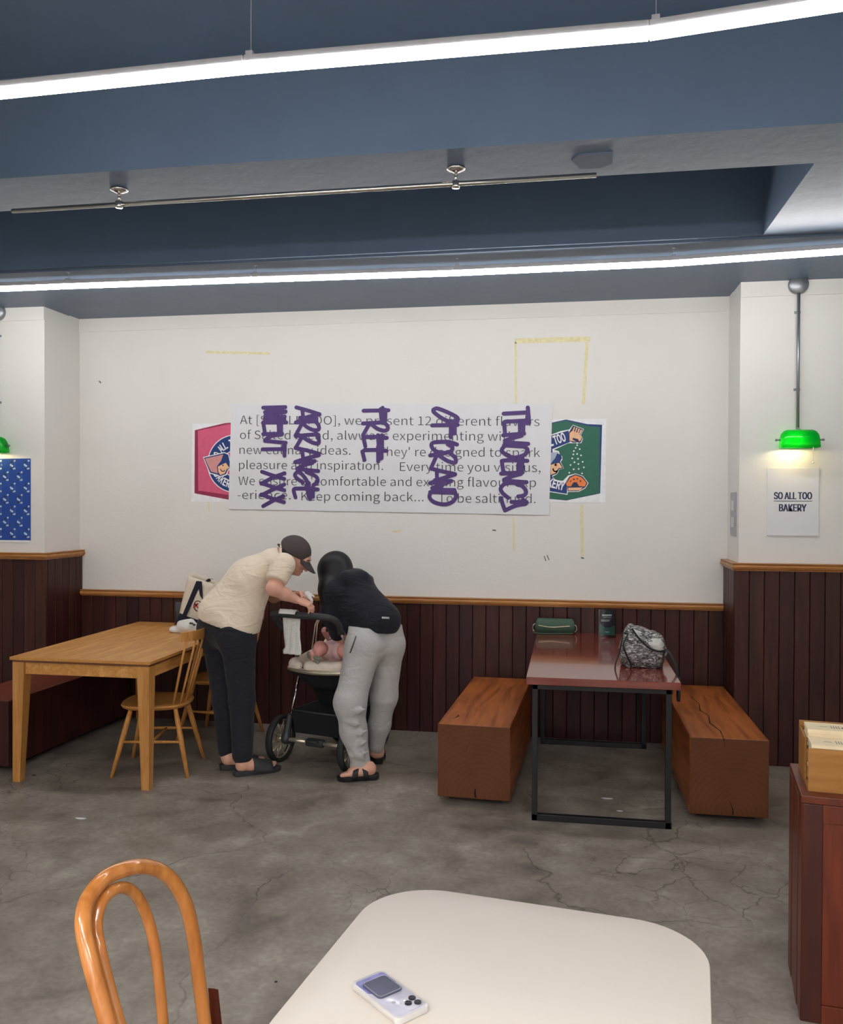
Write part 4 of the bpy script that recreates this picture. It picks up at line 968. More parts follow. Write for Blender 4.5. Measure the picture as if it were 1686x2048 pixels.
def windsor(x, y, rot, label):
    t = thing('spindle_chair', label, 'chair', (x, y, 0), rot, 'spindle-back chairs at the oak table', local=True)
    # seat: D-shaped slab, front towards -x
    P = []
    for j in range(48):
        a = 2*PI*j/48; c_, s_ = math.cos(a), math.sin(a); p_ = 2.7
        P.append((abs(c_)**(2/p_)*(1 if c_ > 0 else -1)*.215-.005, abs(s_)**(2/p_)*(1 if s_ > 0 else -1)*(.215-.02*c_)))
    mb = MB(); rr = [(.90, .412), (.97, .42), (1, .432), (.985, .44), (.93, .443), (.6, .436), (.2, .434)]
    vs = [(p[0]*f, p[1]*f, z) for f, z in rr for p in P]; k = 48
    fs = [(i*k+j, i*k+(j+1) % k, (i+1)*k+(j+1) % k, (i+1)*k+j) for i in range(len(rr)-1) for j in range(k)]+[tuple(range(k))[::-1], tuple(len(vs)-k+j for j in range(k))]
    mb.add(vs, fs).obj('seat', M['chair'], t, auto=True)
    T_ = {}
    for sx in (-1, 1):
        for sy in (-1, 1):
            a = np.array((sx*.135, sy*.13, .425)); b = np.array((sx*.235, sy*.205, 0)); T_[sx, sy] = (a, b)
            MB().tube([a, a*.8+b*.2, a*.55+b*.45, b], [.013, .017, .017, .011], 12).obj('leg', M['chair'], t, True)
    mid = lambda s, f: s[0]*(1-f)+s[1]*f
    for sy in (-1, 1): MB().tube([mid(T_[-1, sy], .5), (mid(T_[-1, sy], .5)+mid(T_[1, sy], .5))/2, mid(T_[1, sy], .5)], [.007, .0105, .007], 10).obj('stretcher', M['chair'], t, True)
    a_ = (mid(T_[-1, -1], .5)+mid(T_[1, -1], .5))/2; b_ = (mid(T_[-1, 1], .5)+mid(T_[1, 1], .5))/2
    MB().tube([a_, (a_+b_)/2, b_], [.007, .0105, .007], 10).obj('stretcher', M['chair'], t, True)
    # crest rail, curved in plan
    rail_ = []
    def rp(f, z): th = f*1.31; return (.298-.105*(1-math.cos(th))/.742+(z-.87)*.16, .215*math.sin(th)/.966, z)
    f_ = [-1+2*i/16 for i in range(17)]; prof = [(-.009, 0), (.009, 0), (.011, .04), (.008, .075), (-.008, .075), (-.011, .04)]
    vs = []
    for f in f_:
        e_ = 1-.12*abs(f)**6
        for dx, dz in prof: p = rp(f, .842+dz*.84*e_); vs.append((p[0]+dx, p[1], p[2]))
    k = 6; fs = [(i*k+j, i*k+(j+1) % k, (i+1)*k+(j+1) % k, (i+1)*k+j) for i in range(16) for j in range(k)]+[tuple(range(k))[::-1], tuple(len(vs)-k+j for j in range(k))]
    MB().add(vs, fs).obj('crest_rail', M['chair'], t, auto=True)
    for i in range(6):
        f = -.82+1.64*i/5; top = np.array(rp(f, .85)); bot = np.array((.178-.07*(1-math.cos(f*1.22))/.656, .17*math.sin(f*1.22)/.939, .432))
        MB().tube([bot, bot*.6+top*.4, top], [.0065, .0085, .0065], 10).obj('spindle', M['chair'], t, True)
    return t
windsor(1.29, -1.2, math.radians(10.5), 'birch spindle-back chair at the near right corner of the oak table')
windsor(1.38, -.43, math.radians(-6), 'birch spindle-back chair behind the man in the beige polo')

# acrylic sign standing behind the tote
sign_stand(*at(364, 1243, -.12)[:2], LZ, .11, .17, 'grey acrylic sign stand behind the canvas tote on the oak table', plain('grey_sign_card', (92, 92, 108), .4), None)
# tote bag
t = thing('tote_bag', 'natural canvas tote with navy straps on the wall end of the oak table', 'bag', tuple(at(394, 1256, -.32)))
Y0, Y1 = -.36, -.24
def q4(y, sh=0): return [at(u+sh, v, y) for u, v in ((354, 1252), (424, 1262), (428, 1168), (375, 1151))]
f0, f1 = q4(Y0), [p+np.array((.01, .14, .0)) for p in q4(Y0)]
f1[2] = f1[2]+np.array((0, -.08, .012)); f1[3] = f1[3]+np.array((0, -.08, .016))
nn = 10; mb = MB(); vs = []
for F4, sg in ((f0, 1), (f1, -1)):
    for j in range(nn+1):
        for i in range(nn+1):
            s_, r_ = i/nn, j/nn; p = (F4[0]*(1-s_)+F4[1]*s_)*(1-r_)+(F4[3]*(1-s_)+F4[2]*s_)*r_
            bul = .02*math.sin(PI*s_)*math.sin(PI*min(1, r_*.9))*sg+.004*math.sin(9*s_+5*r_); vs.append(p+np.array((0, -bul, 0)))
g_ = lambda s, i, j: s*(nn+1)**2+j*(nn+1)+i
fs = [(g_(s, i, j), g_(s, i+1, j), g_(s, i+1, j+1), g_(s, i, j+1)) for s in (0, 1) for i in range(nn) for j in range(nn)]
for k in range(nn):
    fs += [(g_(0, k, 0), g_(0, k+1, 0), g_(1, k+1, 0), g_(1, k, 0)), (g_(0, 0, k), g_(0, 0, k+1), g_(1, 0, k+1), g_(1, 0, k)), (g_(0, nn, k), g_(0, nn, k+1), g_(1, nn, k+1), g_(1, nn, k))]
o = mb.add(vs, fs).obj('body', M['canvas'], t, True); s_ = o.modifiers.new('s', 'SOLIDIFY'); s_.thickness = .003
def patch(pts, name, mat, th=.003, y=None):
    P = [at(u, v, Y0-.012 if y is None else y) for u, v in pts]
    return MB().prism(P, (0, -th, 0)).obj(name, mat, t)
patch([(393, 1162), (404, 1163), (372, 1234), (365, 1230)], 'strap', M['navyc'], y=Y0-.022)
patch([(396, 1162), (404, 1163), (406, 1200), (400, 1190)], 'strap', M['navyc'], y=Y0-.024)
patch([(360, 1226), (372, 1232), (396, 1240), (396, 1252), (352, 1250), (353, 1240)], 'base_panel', M['navyc'], y=Y0-.02)
MB().tube(spline([at(411, 1166, -.33), at(417, 1160, -.3), at(424, 1160, -.27), at(427, 1163, -.25)], 5), .01, 8).obj('handle', M['navyc'], t, True)
mb = MB(); c_ = at(396, 1212, Y0-.02)
for a0 in (0,): stroke(mb, [(c_[0]+.03*math.cos(a), 0, c_[2]+.038*math.sin(a)) for a in [2*PI*i/20 for i in range(21)]], .003, Y0-.024)
stroke(mb, [at(391, 1214, 0)*0+np.array(at(391, 1214, Y0)), np.array(at(398, 1207, Y0))], .006, Y0-.025); stroke(mb, [np.array(at(393, 1207, Y0)), np.array(at(400, 1216, Y0))], .005, Y0-.025)
mb.obj('round_print', M['redp'], t)
# folded white cap / cloth beside it
t = thing('folded_cloth', 'crumpled white cotton cloth with small black lettering on the oak table by the chair back', 'cloth', tuple(at(370, 1262, -.55)))
A = lambda u, v, y: at(u, v, y)
yk = -.52
sdf_obj('cloth', [ell(A(377, 1254, yk), (.062, .06, .042), k=.03), cone(A(362, 1257, yk), A(390, 1258, yk), .036, .034, .03), ell(A(347, 1259, yk), (.03, .035, .026), k=.02), cone(A(352, 1263, yk-.02), A(392, 1264, yk-.02), .014, .014, .02), cone(A(360, 1246, yk), A(382, 1243, yk), .016, .02, .03)], M['towel'], t, .006, mod=lambda P, d: np.maximum(d, LZ+.0015-P[:, 2]))
MB().prism([A(379, 1245, yk-.06), A(385, 1246, yk-.06), A(384, 1249, yk-.06), A(378, 1248, yk-.06)], (0, .015, 0)).prism([A(386, 1248, yk-.055), A(390, 1250, yk-.055), A(388, 1252, yk-.055), A(385, 1250, yk-.055)], (0, .02, 0)).obj('lettering', M['ink'], t)

# ------------------------------------------------------------------ foreground: white table, phone, bentwood chair, cabinet
def rrect(w_, d_, r, n=14):
    P = []
    for cx_, cy_, a0 in ((w_/2-r, d_/2-r, 0), (-w_/2+r, d_/2-r, PI/2), (-w_/2+r, -d_/2+r, PI), (w_/2-r, -d_/2+r, 1.5*PI)):
        P += [(cx_+r*math.cos(a0+PI/2*i/n), cy_+r*math.sin(a0+PI/2*i/n)) for i in range(n+1)]
    return P
def slab(P, z0, z1, b=.003):
    k = len(P); mb = MB(); c_ = np.mean(P, 0)
    def sc(d_): return [(p[0]-np.sign(p[0]-c_[0])*d_*min(1, abs(p[0]-c_[0])*20), p[1]-np.sign(p[1]-c_[1])*d_*min(1, abs(p[1]-c_[1])*20)) for p in P]
    rr = [(b, z0), (0, z0+b), (0, z1-b), (b*.3, z1-b*.3), (b, z1)]
    vs = [(x_, y_, z) for d_, z in rr for x_, y_ in sc(d_)]
    fs = [(i*k+j, i*k+(j+1) % k, (i+1)*k+(j+1) % k, (i+1)*k+j) for i in range(len(rr)-1) for j in range(k)]+[tuple(range(k))[::-1], tuple(len(vs)-k+j for j in range(k))]
    return mb.add(vs, fs)
WT = .73
t = thing('cafe_table', 'white rounded square table in the foreground with a phone on it', 'table', (3.745, -4.62, 0), math.radians(-8), local=True)
slab(rrect(.79, .79, .17), WT-.025, WT, .004).obj('tabletop', M['cream'], t, auto=True)
MB().lathe([(.034, .03), (.034, WT-.03)], (0, 0, 0), 24).obj('column', M['steel'], t, auto=True)
MB().lathe([(.23, 0), (.23, .012), (.2, .02), (.045, .034)], (0, 0, 0), 36).obj('base', M['steel'], t, auto=True)
MB().box((-.16, -.03, WT-.035), (.16, .03, WT-.025)).box((-.03, -.16, WT-.036), (.03, .16, WT-.026)).obj('spider_plate', M['steel'], t)

# phone: long axis towards lower right
pc = (atz(703, 1968, .74)+atz(858, 2012, .74))/2
ang = math.atan2(-.108, .12)
t = thing('phone', 'phone in a clear case face down on the white table, card wallet on its back', 'phone', (pc[0], pc[1], WT), ang, local=True)
slab(rrect(.160, .080, .013, 8), .0, .0125, .002).obj('case', M['phonec'], t, auto=True)
slab(rrect(.150, .071, .011, 8), .0122, .0131, .0003).obj('back_glass', M['phone'], t, auto=True)
slab([(p[0]-.045, p[1]) for p in rrect(.052, .069, .008, 6)], .0129, .0134, .0002).obj('violet_film', M['violet'], t)
slab([(p[0]-.024, p[1]-.0) for p in rrect(.094*.68, .058, .009, 8)], .0131, .0175, .0015).obj('card_wallet', M['wallet'], t, auto=True)
MB().tube([(p[0]-.024, p[1], .0174) for p in rrect(.06, .054, .008, 6)], .0006, 6, closed=True).obj('stitching', M['plate'], t)
cm = [(.032, .014), (.052, .014), (.0425, .0-.004+.036)]
slab([(p[0]+.0525, p[1]+.0135) for p in rrect(.038, .038, .011, 8)], .0129, .0150, .0006).obj('camera_plate', M['phone'], t, auto=True)
for q_ in ((.0435, .0225), (.0615, .0225), (.0525, .0065)):
    MB().lathe([(.0075, .0148), (.0075, .0168), (.006, .0172), (.0058, .0166), (.0002, .0166)], (q_[0], q_[1], 0), 20).obj('lens', M['lens'], t, auto=True)
MB().lathe([(.0025, .0149), (.0022, .0155), (.0002, .0155)], (.041, .0065, 0), 12).obj('flash', M['white'], t)
MB().lathe([(.0045, .0131), (.0045, .0136), (.0002, .0136)], (.03, -.012, 0), 14).obj('dark_disc', M['plate'], t)

# bentwood chair
t = thing('bentwood_chair', 'glossy amber bentwood chair with a double hoop back at the bottom left', 'chair', (2.95, -4.85, 0))
def bend(pts): return [atd_(u, v, d) for u, v, d in pts]
def atd_(u, v, d): return CAM+_ray(u, v)*d
outer = [(262, 2250, 1.62), (238, 2130, 1.63), (212, 2035, 1.645), (181, 1925, 1.67), (166, 1850, 1.70), (177, 1795, 1.74), (220, 1750, 1.80), (285, 1733, 1.88), (335, 1752, 1.95), (370, 1805, 2.0), (388, 1880, 2.03), (398, 1960, 2.045), (411, 2060, 2.055), (421, 2150, 2.06), (432, 2270, 2.06)]
inner = [(285, 2260, 1.69), (258, 2120, 1.69), (222, 1990, 1.70), (200, 1900, 1.715), (193, 1845, 1.74), (207, 1798, 1.77), (240, 1775, 1.82), (272, 1790, 1.87), (297, 1842, 1.905), (312, 1910, 1.92), (322, 2000, 1.93), (330, 2100, 1.935), (342, 2240, 1.935)]
Oo, Io = spline(bend(outer), 6), spline(bend(inner), 6)
MB().tube(Oo, .0165, 18).obj('outer_hoop', M['bent'], t, True)
MB().tube(Io, .0125, 16).obj('inner_hoop', M['bent'], t, True)
pa, pb = Oo[0], Oo[-1]
bm_ = (pa+pb)/2; dd = (pb-pa); dd[2] = 0; hw = np.linalg.norm(dd)/2; dd /= np.linalg.norm(dd); fwd = np.array([dd[1], -dd[0], 0])
if fwd[0] < 0: fwd = -fwd
sc_ = np.array([bm_[0], bm_[1], 0])+fwd*.2
sz = .46
MB().lathe([(.165, sz-.014), (.2, sz-.02), (.207, sz-.008), (.2, sz+.004), (.175, sz+.004), (.165, sz-.004)], (sc_[0], sc_[1], 0), 40).obj('seat_ring', M['bent'], t, True)
MB().lathe([(.17, sz-.006), (.17, sz-.002), (.002, sz-.004)], (sc_[0], sc_[1], 0), 32).obj('cane_panel', M['cane'], t, True)
for p, nx_ in ((pa, Oo[3]), (pb, Oo[-4])):
    b_ = np.array([p[0], p[1], 0])-fwd*.05+(p-bm_)*np.array((.25, .25, 0)); m_ = np.array([p[0], p[1], sz-.02])
    MB().tube(spline([p+(p-nx_)*0, m_, (m_+b_)/2, b_], 5), [.0165]*15+[.014], 14).obj('rear_leg', M['bent'], t, True)
for s_ in (-1, 1):
    a_ = sc_+fwd*.14+dd*s_*.13; b_ = sc_+fwd*.2+dd*s_*.17
    MB().tube([(a_[0], a_[1], sz-.01), ((a_+b_)[0]/2, (a_+b_)[1]/2, .25), (b_[0], b_[1], 0)], [.016, .0155, .011], 14).obj('front_leg', M['bent'], t, True)
MB().tube([(sc_[0]+.15*math.cos(a), sc_[1]+.15*math.sin(a), .22) for a in [2*PI*i/32 for i in range(32)]], .009, 10, closed=True).obj('leg_ring', M['bent'], t, True)
kb = [atd_(u, v, d) for u, v, d in ((416, 1976, 2.085), (427, 1978, 2.10), (436, 2060, 2.10), (444, 2200, 2.10), (430, 2200, 2.09), (424, 2060, 2.085))]
MB().prism(kb, tuple(fwd*.012)).obj('side_brace', M['cab'], t)

# cabinet at the right edge
ca = math.radians(-8)
t = thing('cabinet', 'dark mahogany service cabinet cut by the right frame edge', 'cabinet', (4.632, -3.335, 0), ca, local=True)
W_, D_ = .62, .366
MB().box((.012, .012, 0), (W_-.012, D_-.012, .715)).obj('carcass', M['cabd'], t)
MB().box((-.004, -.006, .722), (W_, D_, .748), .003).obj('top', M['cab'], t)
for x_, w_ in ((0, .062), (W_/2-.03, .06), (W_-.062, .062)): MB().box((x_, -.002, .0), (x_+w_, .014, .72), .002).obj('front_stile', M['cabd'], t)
for z_ in (.0, .66): 
    for xa, xb in ((.062, W_/2-.03), (W_/2+.03, W_-.062)): MB().box((xa, .0, z_), (xb, .014, z_+.06), .002).obj('front_rail', M['cab'], t)
for xa, xb in ((.062, W_/2-.03), (W_/2+.03, W_-.062)): MB().box((xa+.001, .006, .061), (xb-.001, .013, .659), .001).obj('door_panel', M['cab'], t)
for i in range(4): MB().box((-.002-.002*(i % 2), .0+i*D_/4+.001, 0), (.014, (i+1)*D_/4-.001, .72), .002).obj('side_board', M['cab'], t)
t = thing('napkin_box', 'open bamboo box stacked with paper bags on the dark cabinet', 'box', (4.632, -3.335, .748), ca, local=True)
bw, bd, bh = .36, .22, .142; ox, oy = .022, .045
MB().box((ox, oy, 0), (ox+bw, oy+.010, bh), .001).obj('front_board', M['bamboo'], t)
MB().box((ox, oy+bd+.05, 0), (ox+bw, oy+bd+.06, bh+.03), .001).obj('rear_board', M['bamboo'], t)
MB().box((ox, oy+.010, 0), (ox+bw, oy+bd+.05, .008)).obj('base_board', M['bamboo'], t)
MB().box((ox+bw-.01, oy+.010, .008), (ox+bw, oy+bd+.05, bh), .001).obj('side_board', M['bamboo'], t)
MB().box((ox+.0, oy+bd*.5, .008), (ox+.008, oy+bd+.05, bh+.01), .001).obj('side_board', M['bamboo'], t)
t_box = t
for k_, (yy, zz, nm) in enumerate(((oy+.012, bh+.012, 'front stack of printed paper bags in the bamboo box'), (oy+.125, bh+.036, 'rear stack of printed paper bags in the bamboo box'))):
    t = thing('paper_bag_stack', nm, 'paper bags', (4.632, -3.335, .748), ca, 'stacks of paper bags in the bamboo box', local=True)
    n0 = 12; top = zz
    for i in range(n0):
        jx, jy = random.uniform(-.003, .003), random.uniform(-.002, .002)
        z0_ = .009+(top-.009)*i/n0; z1_ = .009+(top-.009)*(i+1)/n0-.0008
        MB().box((ox+.012+jx, yy+jy, z0_), (ox+bw-.014+jx, yy+.108+jy, z1_)).obj('paper_bag', M['kraft'], t)
    pr = MB(); zt = top+.0002
    e_ = [(ox+.16+.036*math.cos(a), yy+.045+.022*math.sin(a), zt) for a in [2*PI*i/20 for i in range(20)]]
    i_ = [(ox+.16+.031*math.cos(a), yy+.045+.018*math.sin(a), zt) for a in [2*PI*i/20 for i in range(20)]]
    pr.add(e_+i_, [(j, (j+1) % 20, 20+(j+1) % 20, 20+j) for j in range(20)])
    for q_ in range(4): pr.box((ox+.092+q_*.008, yy+.03, zt-.0001), (ox+.094+q_*.008, yy+.068, zt+.0001))
    pr.box((ox+.055, yy+.05, zt-.0001), (ox+.08, yy+.0525, zt+.0001)); pr.box((ox+.14, yy+.036, zt-.0001), (ox+.18, yy+.042, zt+.0001))
    pr.obj('print', M['navyd'], t)['kind'] = 'stuff'
# litter on the floor
for (u, v, w_, lab) in ((1215, 1597, .03, 'white paper scrap on the floor under the mahogany table'), (1240, 1622, .015, 'tiny white crumb of paper on the floor by the table frame'), (161, 1637, .03, 'pale paper scrap on the floor in front of the oak table')):
    c_ = atz(u, v, .001); mb = MB(); mb.prism([(c_[0]+w_*math.cos(a)*(1+.3*math.sin(3*a)), c_[1]+w_*.35*math.sin(a), .0005) for a in [2*PI*i/9 for i in range(9)]], (0, 0, .002))
    tag(mb.obj('paper_scrap', M['paper']), lab, 'litter')
for (u, v, w_) in ((552, 1963, .006), (68, 1550, .012)):
    c_ = atz(u, v, .001); tag(MB().lathe([(w_, 0), (w_*.9, .001), (.0005, .0012)], (c_[0], c_[1], 0), 14).obj('floor_stain', M['dark']), 'small black spot on the floor '+('between bentwood chair and white table' if w_ < .01 else 'in front of the left leg of the oak table'), 'stain')
# ------------------------------------------------------------------ stroller
SR = math.radians(-15)
SO = np.array((2.262, -.99, 0)); ra_ = np.array((math.cos(SR), math.sin(SR), 0)); rf_ = np.array((-math.sin(SR), math.cos(SR), 0))
def S(x, y, z): return SO+ra_*x+rf_*y+np.array((0, 0, z))
t = thing('stroller', 'black stroller with chrome frame and spoked wheels between the two adults', 'stroller', tuple(SO), SR, local=True)
def wheel(x, y, r, wd, spokes, label=None):
    o = MB().lathe([(r-.022, -wd*.5), (r-.006, -wd*.5), (r, -wd*.3), (r, wd*.3), (r-.006, wd*.5), (r-.022, wd*.5)], (x, y, r), 40, 'x')
    o.f = o.f[:-2]; o.mi = o.mi[:-2]
    k = 40; o.add([], []); o.f += [(5*k+j, 5*k+(j+1) % k, (j+1) % k, j) for j in range(k)]; o.mi += [0]*k
    wo = o.obj('wheel', M['tyre'], t, True)
    rm = MB().tube([(x, y+(r-.026)*math.cos(a), r+(r-.026)*math.sin(a)) for a in [2*PI*i/36 for i in range(36)]], .007, 8, closed=True)
    for i in range(spokes):
        a = 2*PI*i/spokes; d_ = (0, math.cos(a), math.sin(a))
        for s_ in (-1, 1): rm.tube([(x+s_*.014, y+d_[1]*.02, r+d_[2]*.02), (x, y+d_[1]*(r-.028), r+d_[2]*(r-.028))], .0032, 6)
    rm.obj('rim', M['brass'], wo, True)
    MB().lathe([(.012, -.028), (.026, -.02), (.026, .02), (.012, .028)], (x, y, r), 20, 'x').obj('hub', M['brass'], wo, True)
for s_ in (-1, 1): wheel(s_*.265, 0, .152, .042, 10)
for s_ in (-1, 1):
    wheel(s_*.17, .60, .10, .036, 8)
    MB().tube(spline([(s_*.17-.03, .60, .10), (s_*.17-.032, .585, .16), (s_*.17, .56, .22), (s_*.17, .54, .30)], 5), .012, 10).tube([(s_*.17-.034, .6, .1), (s_*.17+.034, .6, .1)], .007, 8).obj('front_fork', M['handle'], t, True)
MB().tube([(-.24, 0, .152), (-.055, 0, .152)], .0145, 14).tube([(.055, 0, .152), (.24, 0, .152)], .0145, 14).obj('rear_axle', M['brass'], t, True)
MB().box((-.065, -.022, .128), (.065, .022, .176), .01).box((-.04, -.05, .16), (.04, -.015, .175), .006).obj('brake_pedal', M['handle'], t, auto=True)
for s_ in (-1, 1):
    sdf_obj('hub_housing', [cone((s_*.225, 0, .152), (s_*.215, .03, .30), .032, .018), cone((s_*.225, 0, .152), (s_*.2, .05, .13), .028, .02)], M['handle'], t, .008)
    MB().tube([(s_*.212, .015, .25), (s_*.205, .15, .60)], .0085, 12).obj('rear_strut', M['chrome'], t, True)
    MB().tube([(s_*.205, .15, .58), (s_*.205, .34, .42), (s_*.17, .54, .27)], .0115, 12).obj('front_strut', M['handle'], t, True)
    MB().tube([(s_*.215, .17, .585), (s_*.215, .02, .80), (s_*.215, -.06, .90)], .0105, 12).obj('handle_tube', M['chrome'], t, True)
    MB().lathe([(.034, -.016), (.034, .016)], (s_*.21, .16, .59), 20, 'x').obj('fold_joint', M['handle'], t, auto=True)
hb = spline([(-.215, -.05, .885), (-.232, -.10, .945), (-.22, -.15, .982), (-.17, -.185, .998), (0, -.20, 1.0), (.17, -.185, .998), (.22, -.15, .982), (.232, -.10, .945), (.215, -.05, .885)], 7)
MB().tube(hb, .0215, 16).obj('handlebar', M['handle'], t, True)
# seat: hard tub, bright front rim, padding, folded canopy
sdf_obj('seat_tub', [cone((0, .12, .56), (0, .42, .58), .085, .09, .08, (1, 0, 0), 2.2), cone((0, .42, .58), (0, .66, .80), .075, .07, .08, (1, 0, 0), 2.3), cone((-.2, .05, .60), (.2, .05, .60), .03, .03, .05)], M['fab'], t, .012,
        mod=lambda P, d: np.maximum(d, P[:, 2]-(.615+np.maximum(0, P[:, 1]-.4)*1.0)))
MB().tube(spline([(-.2, .16, .625), (-.215, .05, .622), (-.18, .0, .618), (0, -.025, .612), (.18, .0, .618), (.215, .05, .622), (.2, .16, .625)], 6), .0165, 12).obj('front_rim', M['brass'], t, True)
sdf_obj('padding', [cone((-.165, .02, .648), (-.19, .3, .67), .036, .036, .03), cone((.19, .3, .67), (.165, .02, .648), .036, .036, .03), cone((-.05, .0, .642), (.165, .02, .645), .036, .036, .03), cone((-.175, .02, .648), (-.13, .0, .640), .036, .03, .02),
        cone((0, .12, .61), (0, .45, .62), .045, .05, .05, (1, 0, 0), 3.6), cone((-.17, .42, .68), (-.16, .64, .88), .045, .04, .04), cone((.17, .42, .68), (.16, .64, .88), .045, .04, .04), cone((0, .46, .66), (0, .67, .88), .04, .04, .04, (1, 0, 0), 3.6)], M['pad'], t, .009)
for x_ in (-.215, -.2): MB().tube([(x_, .30+.02*(x_ > -.21), .70), (x_+.0, .345, .86), (x_+.02, .40, .95)], .0045, 8).obj('canopy_rod', M['brass'], t, True)
MB().tube([(.21, .31, .70), (.21, .345, .86), (.19, .40, .95)], .0045, 8).obj('canopy_rod', M['brass'], t, True)
mb = MB(); vs = []; na = 16
for r_ in range(9):
    ph = -.1+r_*.09; rr_ = .215+.008*(r_ % 2)
    for i in range(na+1):
        a = PI*i/na; vs.append((rr_*math.cos(a), .42+.18*math.sin(ph)+.27*math.sin(a)*math.sin(.35+ph*.8), .80+.27*math.sin(a)*math.cos(.35+ph*.8)))
mb.add(vs, [(r_*(na+1)+i, r_*(na+1)+i+1, (r_+1)*(na+1)+i+1, (r_+1)*(na+1)+i) for r_ in range(8) for i in range(na)])
o = mb.obj('canopy', M['fab'], t, True); s_ = o.modifiers.new('s', 'SOLIDIFY'); s_.thickness = .004
# underseat basket
mb = MB(); pts = [(-.19, .03), (.19, .03), (.17, .5), (-.17, .5)]
mb.hexa([(x_*.95, y_+.01, .19) for x_, y_ in pts], [(x_*1.04, y_, .335) for x_, y_ in pts]).obj('basket', M['fab'], t)
MB().tube([(x_*1.05, y_, .335) for x_, y_ in pts], .008, 8, closed=True).obj('basket_rim', M['handle'], t, True)
mb = MB(); mb.hexa([(-.12, .26, .335), (.16, .26, .335), (.16, .30, .335), (-.12, .30, .335)], [(-.16, .16, .54), (.17, .16, .54), (.17, .22, .54), (-.16, .22, .54)]).obj('rear_panel', M['fab'], t)
MB().tube(spline([(-.19, .1, .66), (-.15, .02, .72), (-.1, -.01, .735)], 5), .01, 8).obj('bumper_bar', M['sage'], t, True)

# towel over the handlebar
t = thing('muslin_cloth', 'white muslin cloth hanging over the stroller handlebar', 'cloth', tuple(S(-.15, -.2, .76)))
def cloth(path, widths, n=10, wob=.004):
    vs = []
    for i, (p, (a, b)) in enumerate(zip(path, widths)):
        for j in range(n+1):
            s_ = a+(b-a)*j/n; q = S(s_, p[0]+wob*math.sin(j*1.9+i*.25)*min(1, i/6), p[1]); vs.append(q)
    return MB().add(vs, [(i*(n+1)+j, i*(n+1)+j+1, (i+1)*(n+1)+j+1, (i+1)*(n+1)+j) for i in range(len(path)-1) for j in range(n)])
pth = spline([(-.229, 1.008), (-.222, 1.024), (-.205, 1.034), (-.186, 1.03), (-.170, 1.012), (-.164, .98), (-.163, .92), (-.166, .86), (-.162, .80), (-.165, .745)], 4)
W0 = [(-.128-.012*math.sin(i*.1)-(.015 if i > 33 else 0), -.012+.004*math.sin(i*.4)+(0.004 if i > 25 else 0)) for i in range(len(pth))]
o = cloth(pth, W0).obj('cloth', M['towel'], t, True); s_ = o.modifiers.new('s', 'SOLIDIFY'); s_.thickness = .003

# ------------------------------------------------------------------ people
def hand(W, d, n, s=1., curl=.5, side=1, kk=.01):
    """W wrist, d finger direction, n palm normal (fingers curl towards it), side picks the thumb side"""
    W, d, n = (np.array(x, float) for x in (W, d, n)); d = d/np.linalg.norm(d); n = n-d*(n@d); n /= np.linalg.norm(n); l = np.cross(d, n)*side
    pal = [cone(W, W+d*.045*s, .024*s, .022*s, .012, n, .62), cone(W+d*.035*s-l*.02*s, W+d*.085*s-l*.026*s, .017*s, .012*s, .012), cone(W+d*.035*s+l*.018*s, W+d*.088*s+l*.026*s, .017*s, .012*s, .012), cone(W+d*.04*s, W+d*.086*s, .018*s, .012*s, .012)]
    fl = [(.072, .030), (.08, .0105), (.075, -.0095), (.058, -.029)]
    for i, (ln, off) in enumerate(fl):
        p = W+d*(.086 if i < 3 else .08)*s+l*off*s; a = .25*curl; dirn = d+l*off*2.2; dirn /= np.linalg.norm(dirn)
        for sg, r in ((.45, .0085), (.32, .0078), (.23, .007)):
            a += curl*.75; v = dirn*math.cos(a)+n*math.sin(a); q = p+v*ln*s*sg; pal.append(cone(p, q, r*s*1.05, r*s, .004)); p = q
    p = W+d*.02*s+l*.024*s
    for v, ln, r in (((d*.6+l*.75+n*.35), .036, .011), ((d*.85+l*.35+n*.5), .03, .0095), ((d*.9+l*.05+n*.6), .024, .0085)):
        v = v/np.linalg.norm(v); q = p+v*ln*s; pal.append(cone(p, q, r*s*1.1, r*s, .008)); p = q
    return pal
def foot(ankle, heel, toe, s=1.):
    """heel and toe: floor points (top of the sole height in z)"""
    ankle, heel, toe = (np.array(x, float) for x in (ankle, heel, toe)); d = toe-heel; L_ = np.linalg.norm(d); d /= L_; up = np.array((0, 0, 1.)); l = np.cross(up, d)
    P = [cone(ankle, heel+d*.045*s+up*.05*s, .036*s, .036*s, .03), ell(heel+d*.035*s+up*.032*s, (.034*s, .034*s, .034*s), k=.02), cone(heel+d*.05*s+up*.045*s, heel+d*L_*.62+up*.028*s, .034*s, .026*s, .03),
         cone(heel+d*L_*.35+up*.024*s, heel+d*L_*.72-l*.018*s+up*.02*s, .026*s, .02*s, .03), cone(heel+d*L_*.35+up*.024*s, heel+d*L_*.72+l*.022*s+up*.02*s, .026*s, .019*s, .03)]
    for off, ln, r in ((.030, .96, .0135), (.012, .95, .0105), (-.004, .92, .0098), (-.018, .88, .0092), (-.031, .83, .0088)):
        P.append(cone(heel+d*L_*.7+l*off*s*.9+up*.016*s, heel+d*L_*ln+l*off*s+up*.012*s, r*s*1.1, r*s, .006))
    return P
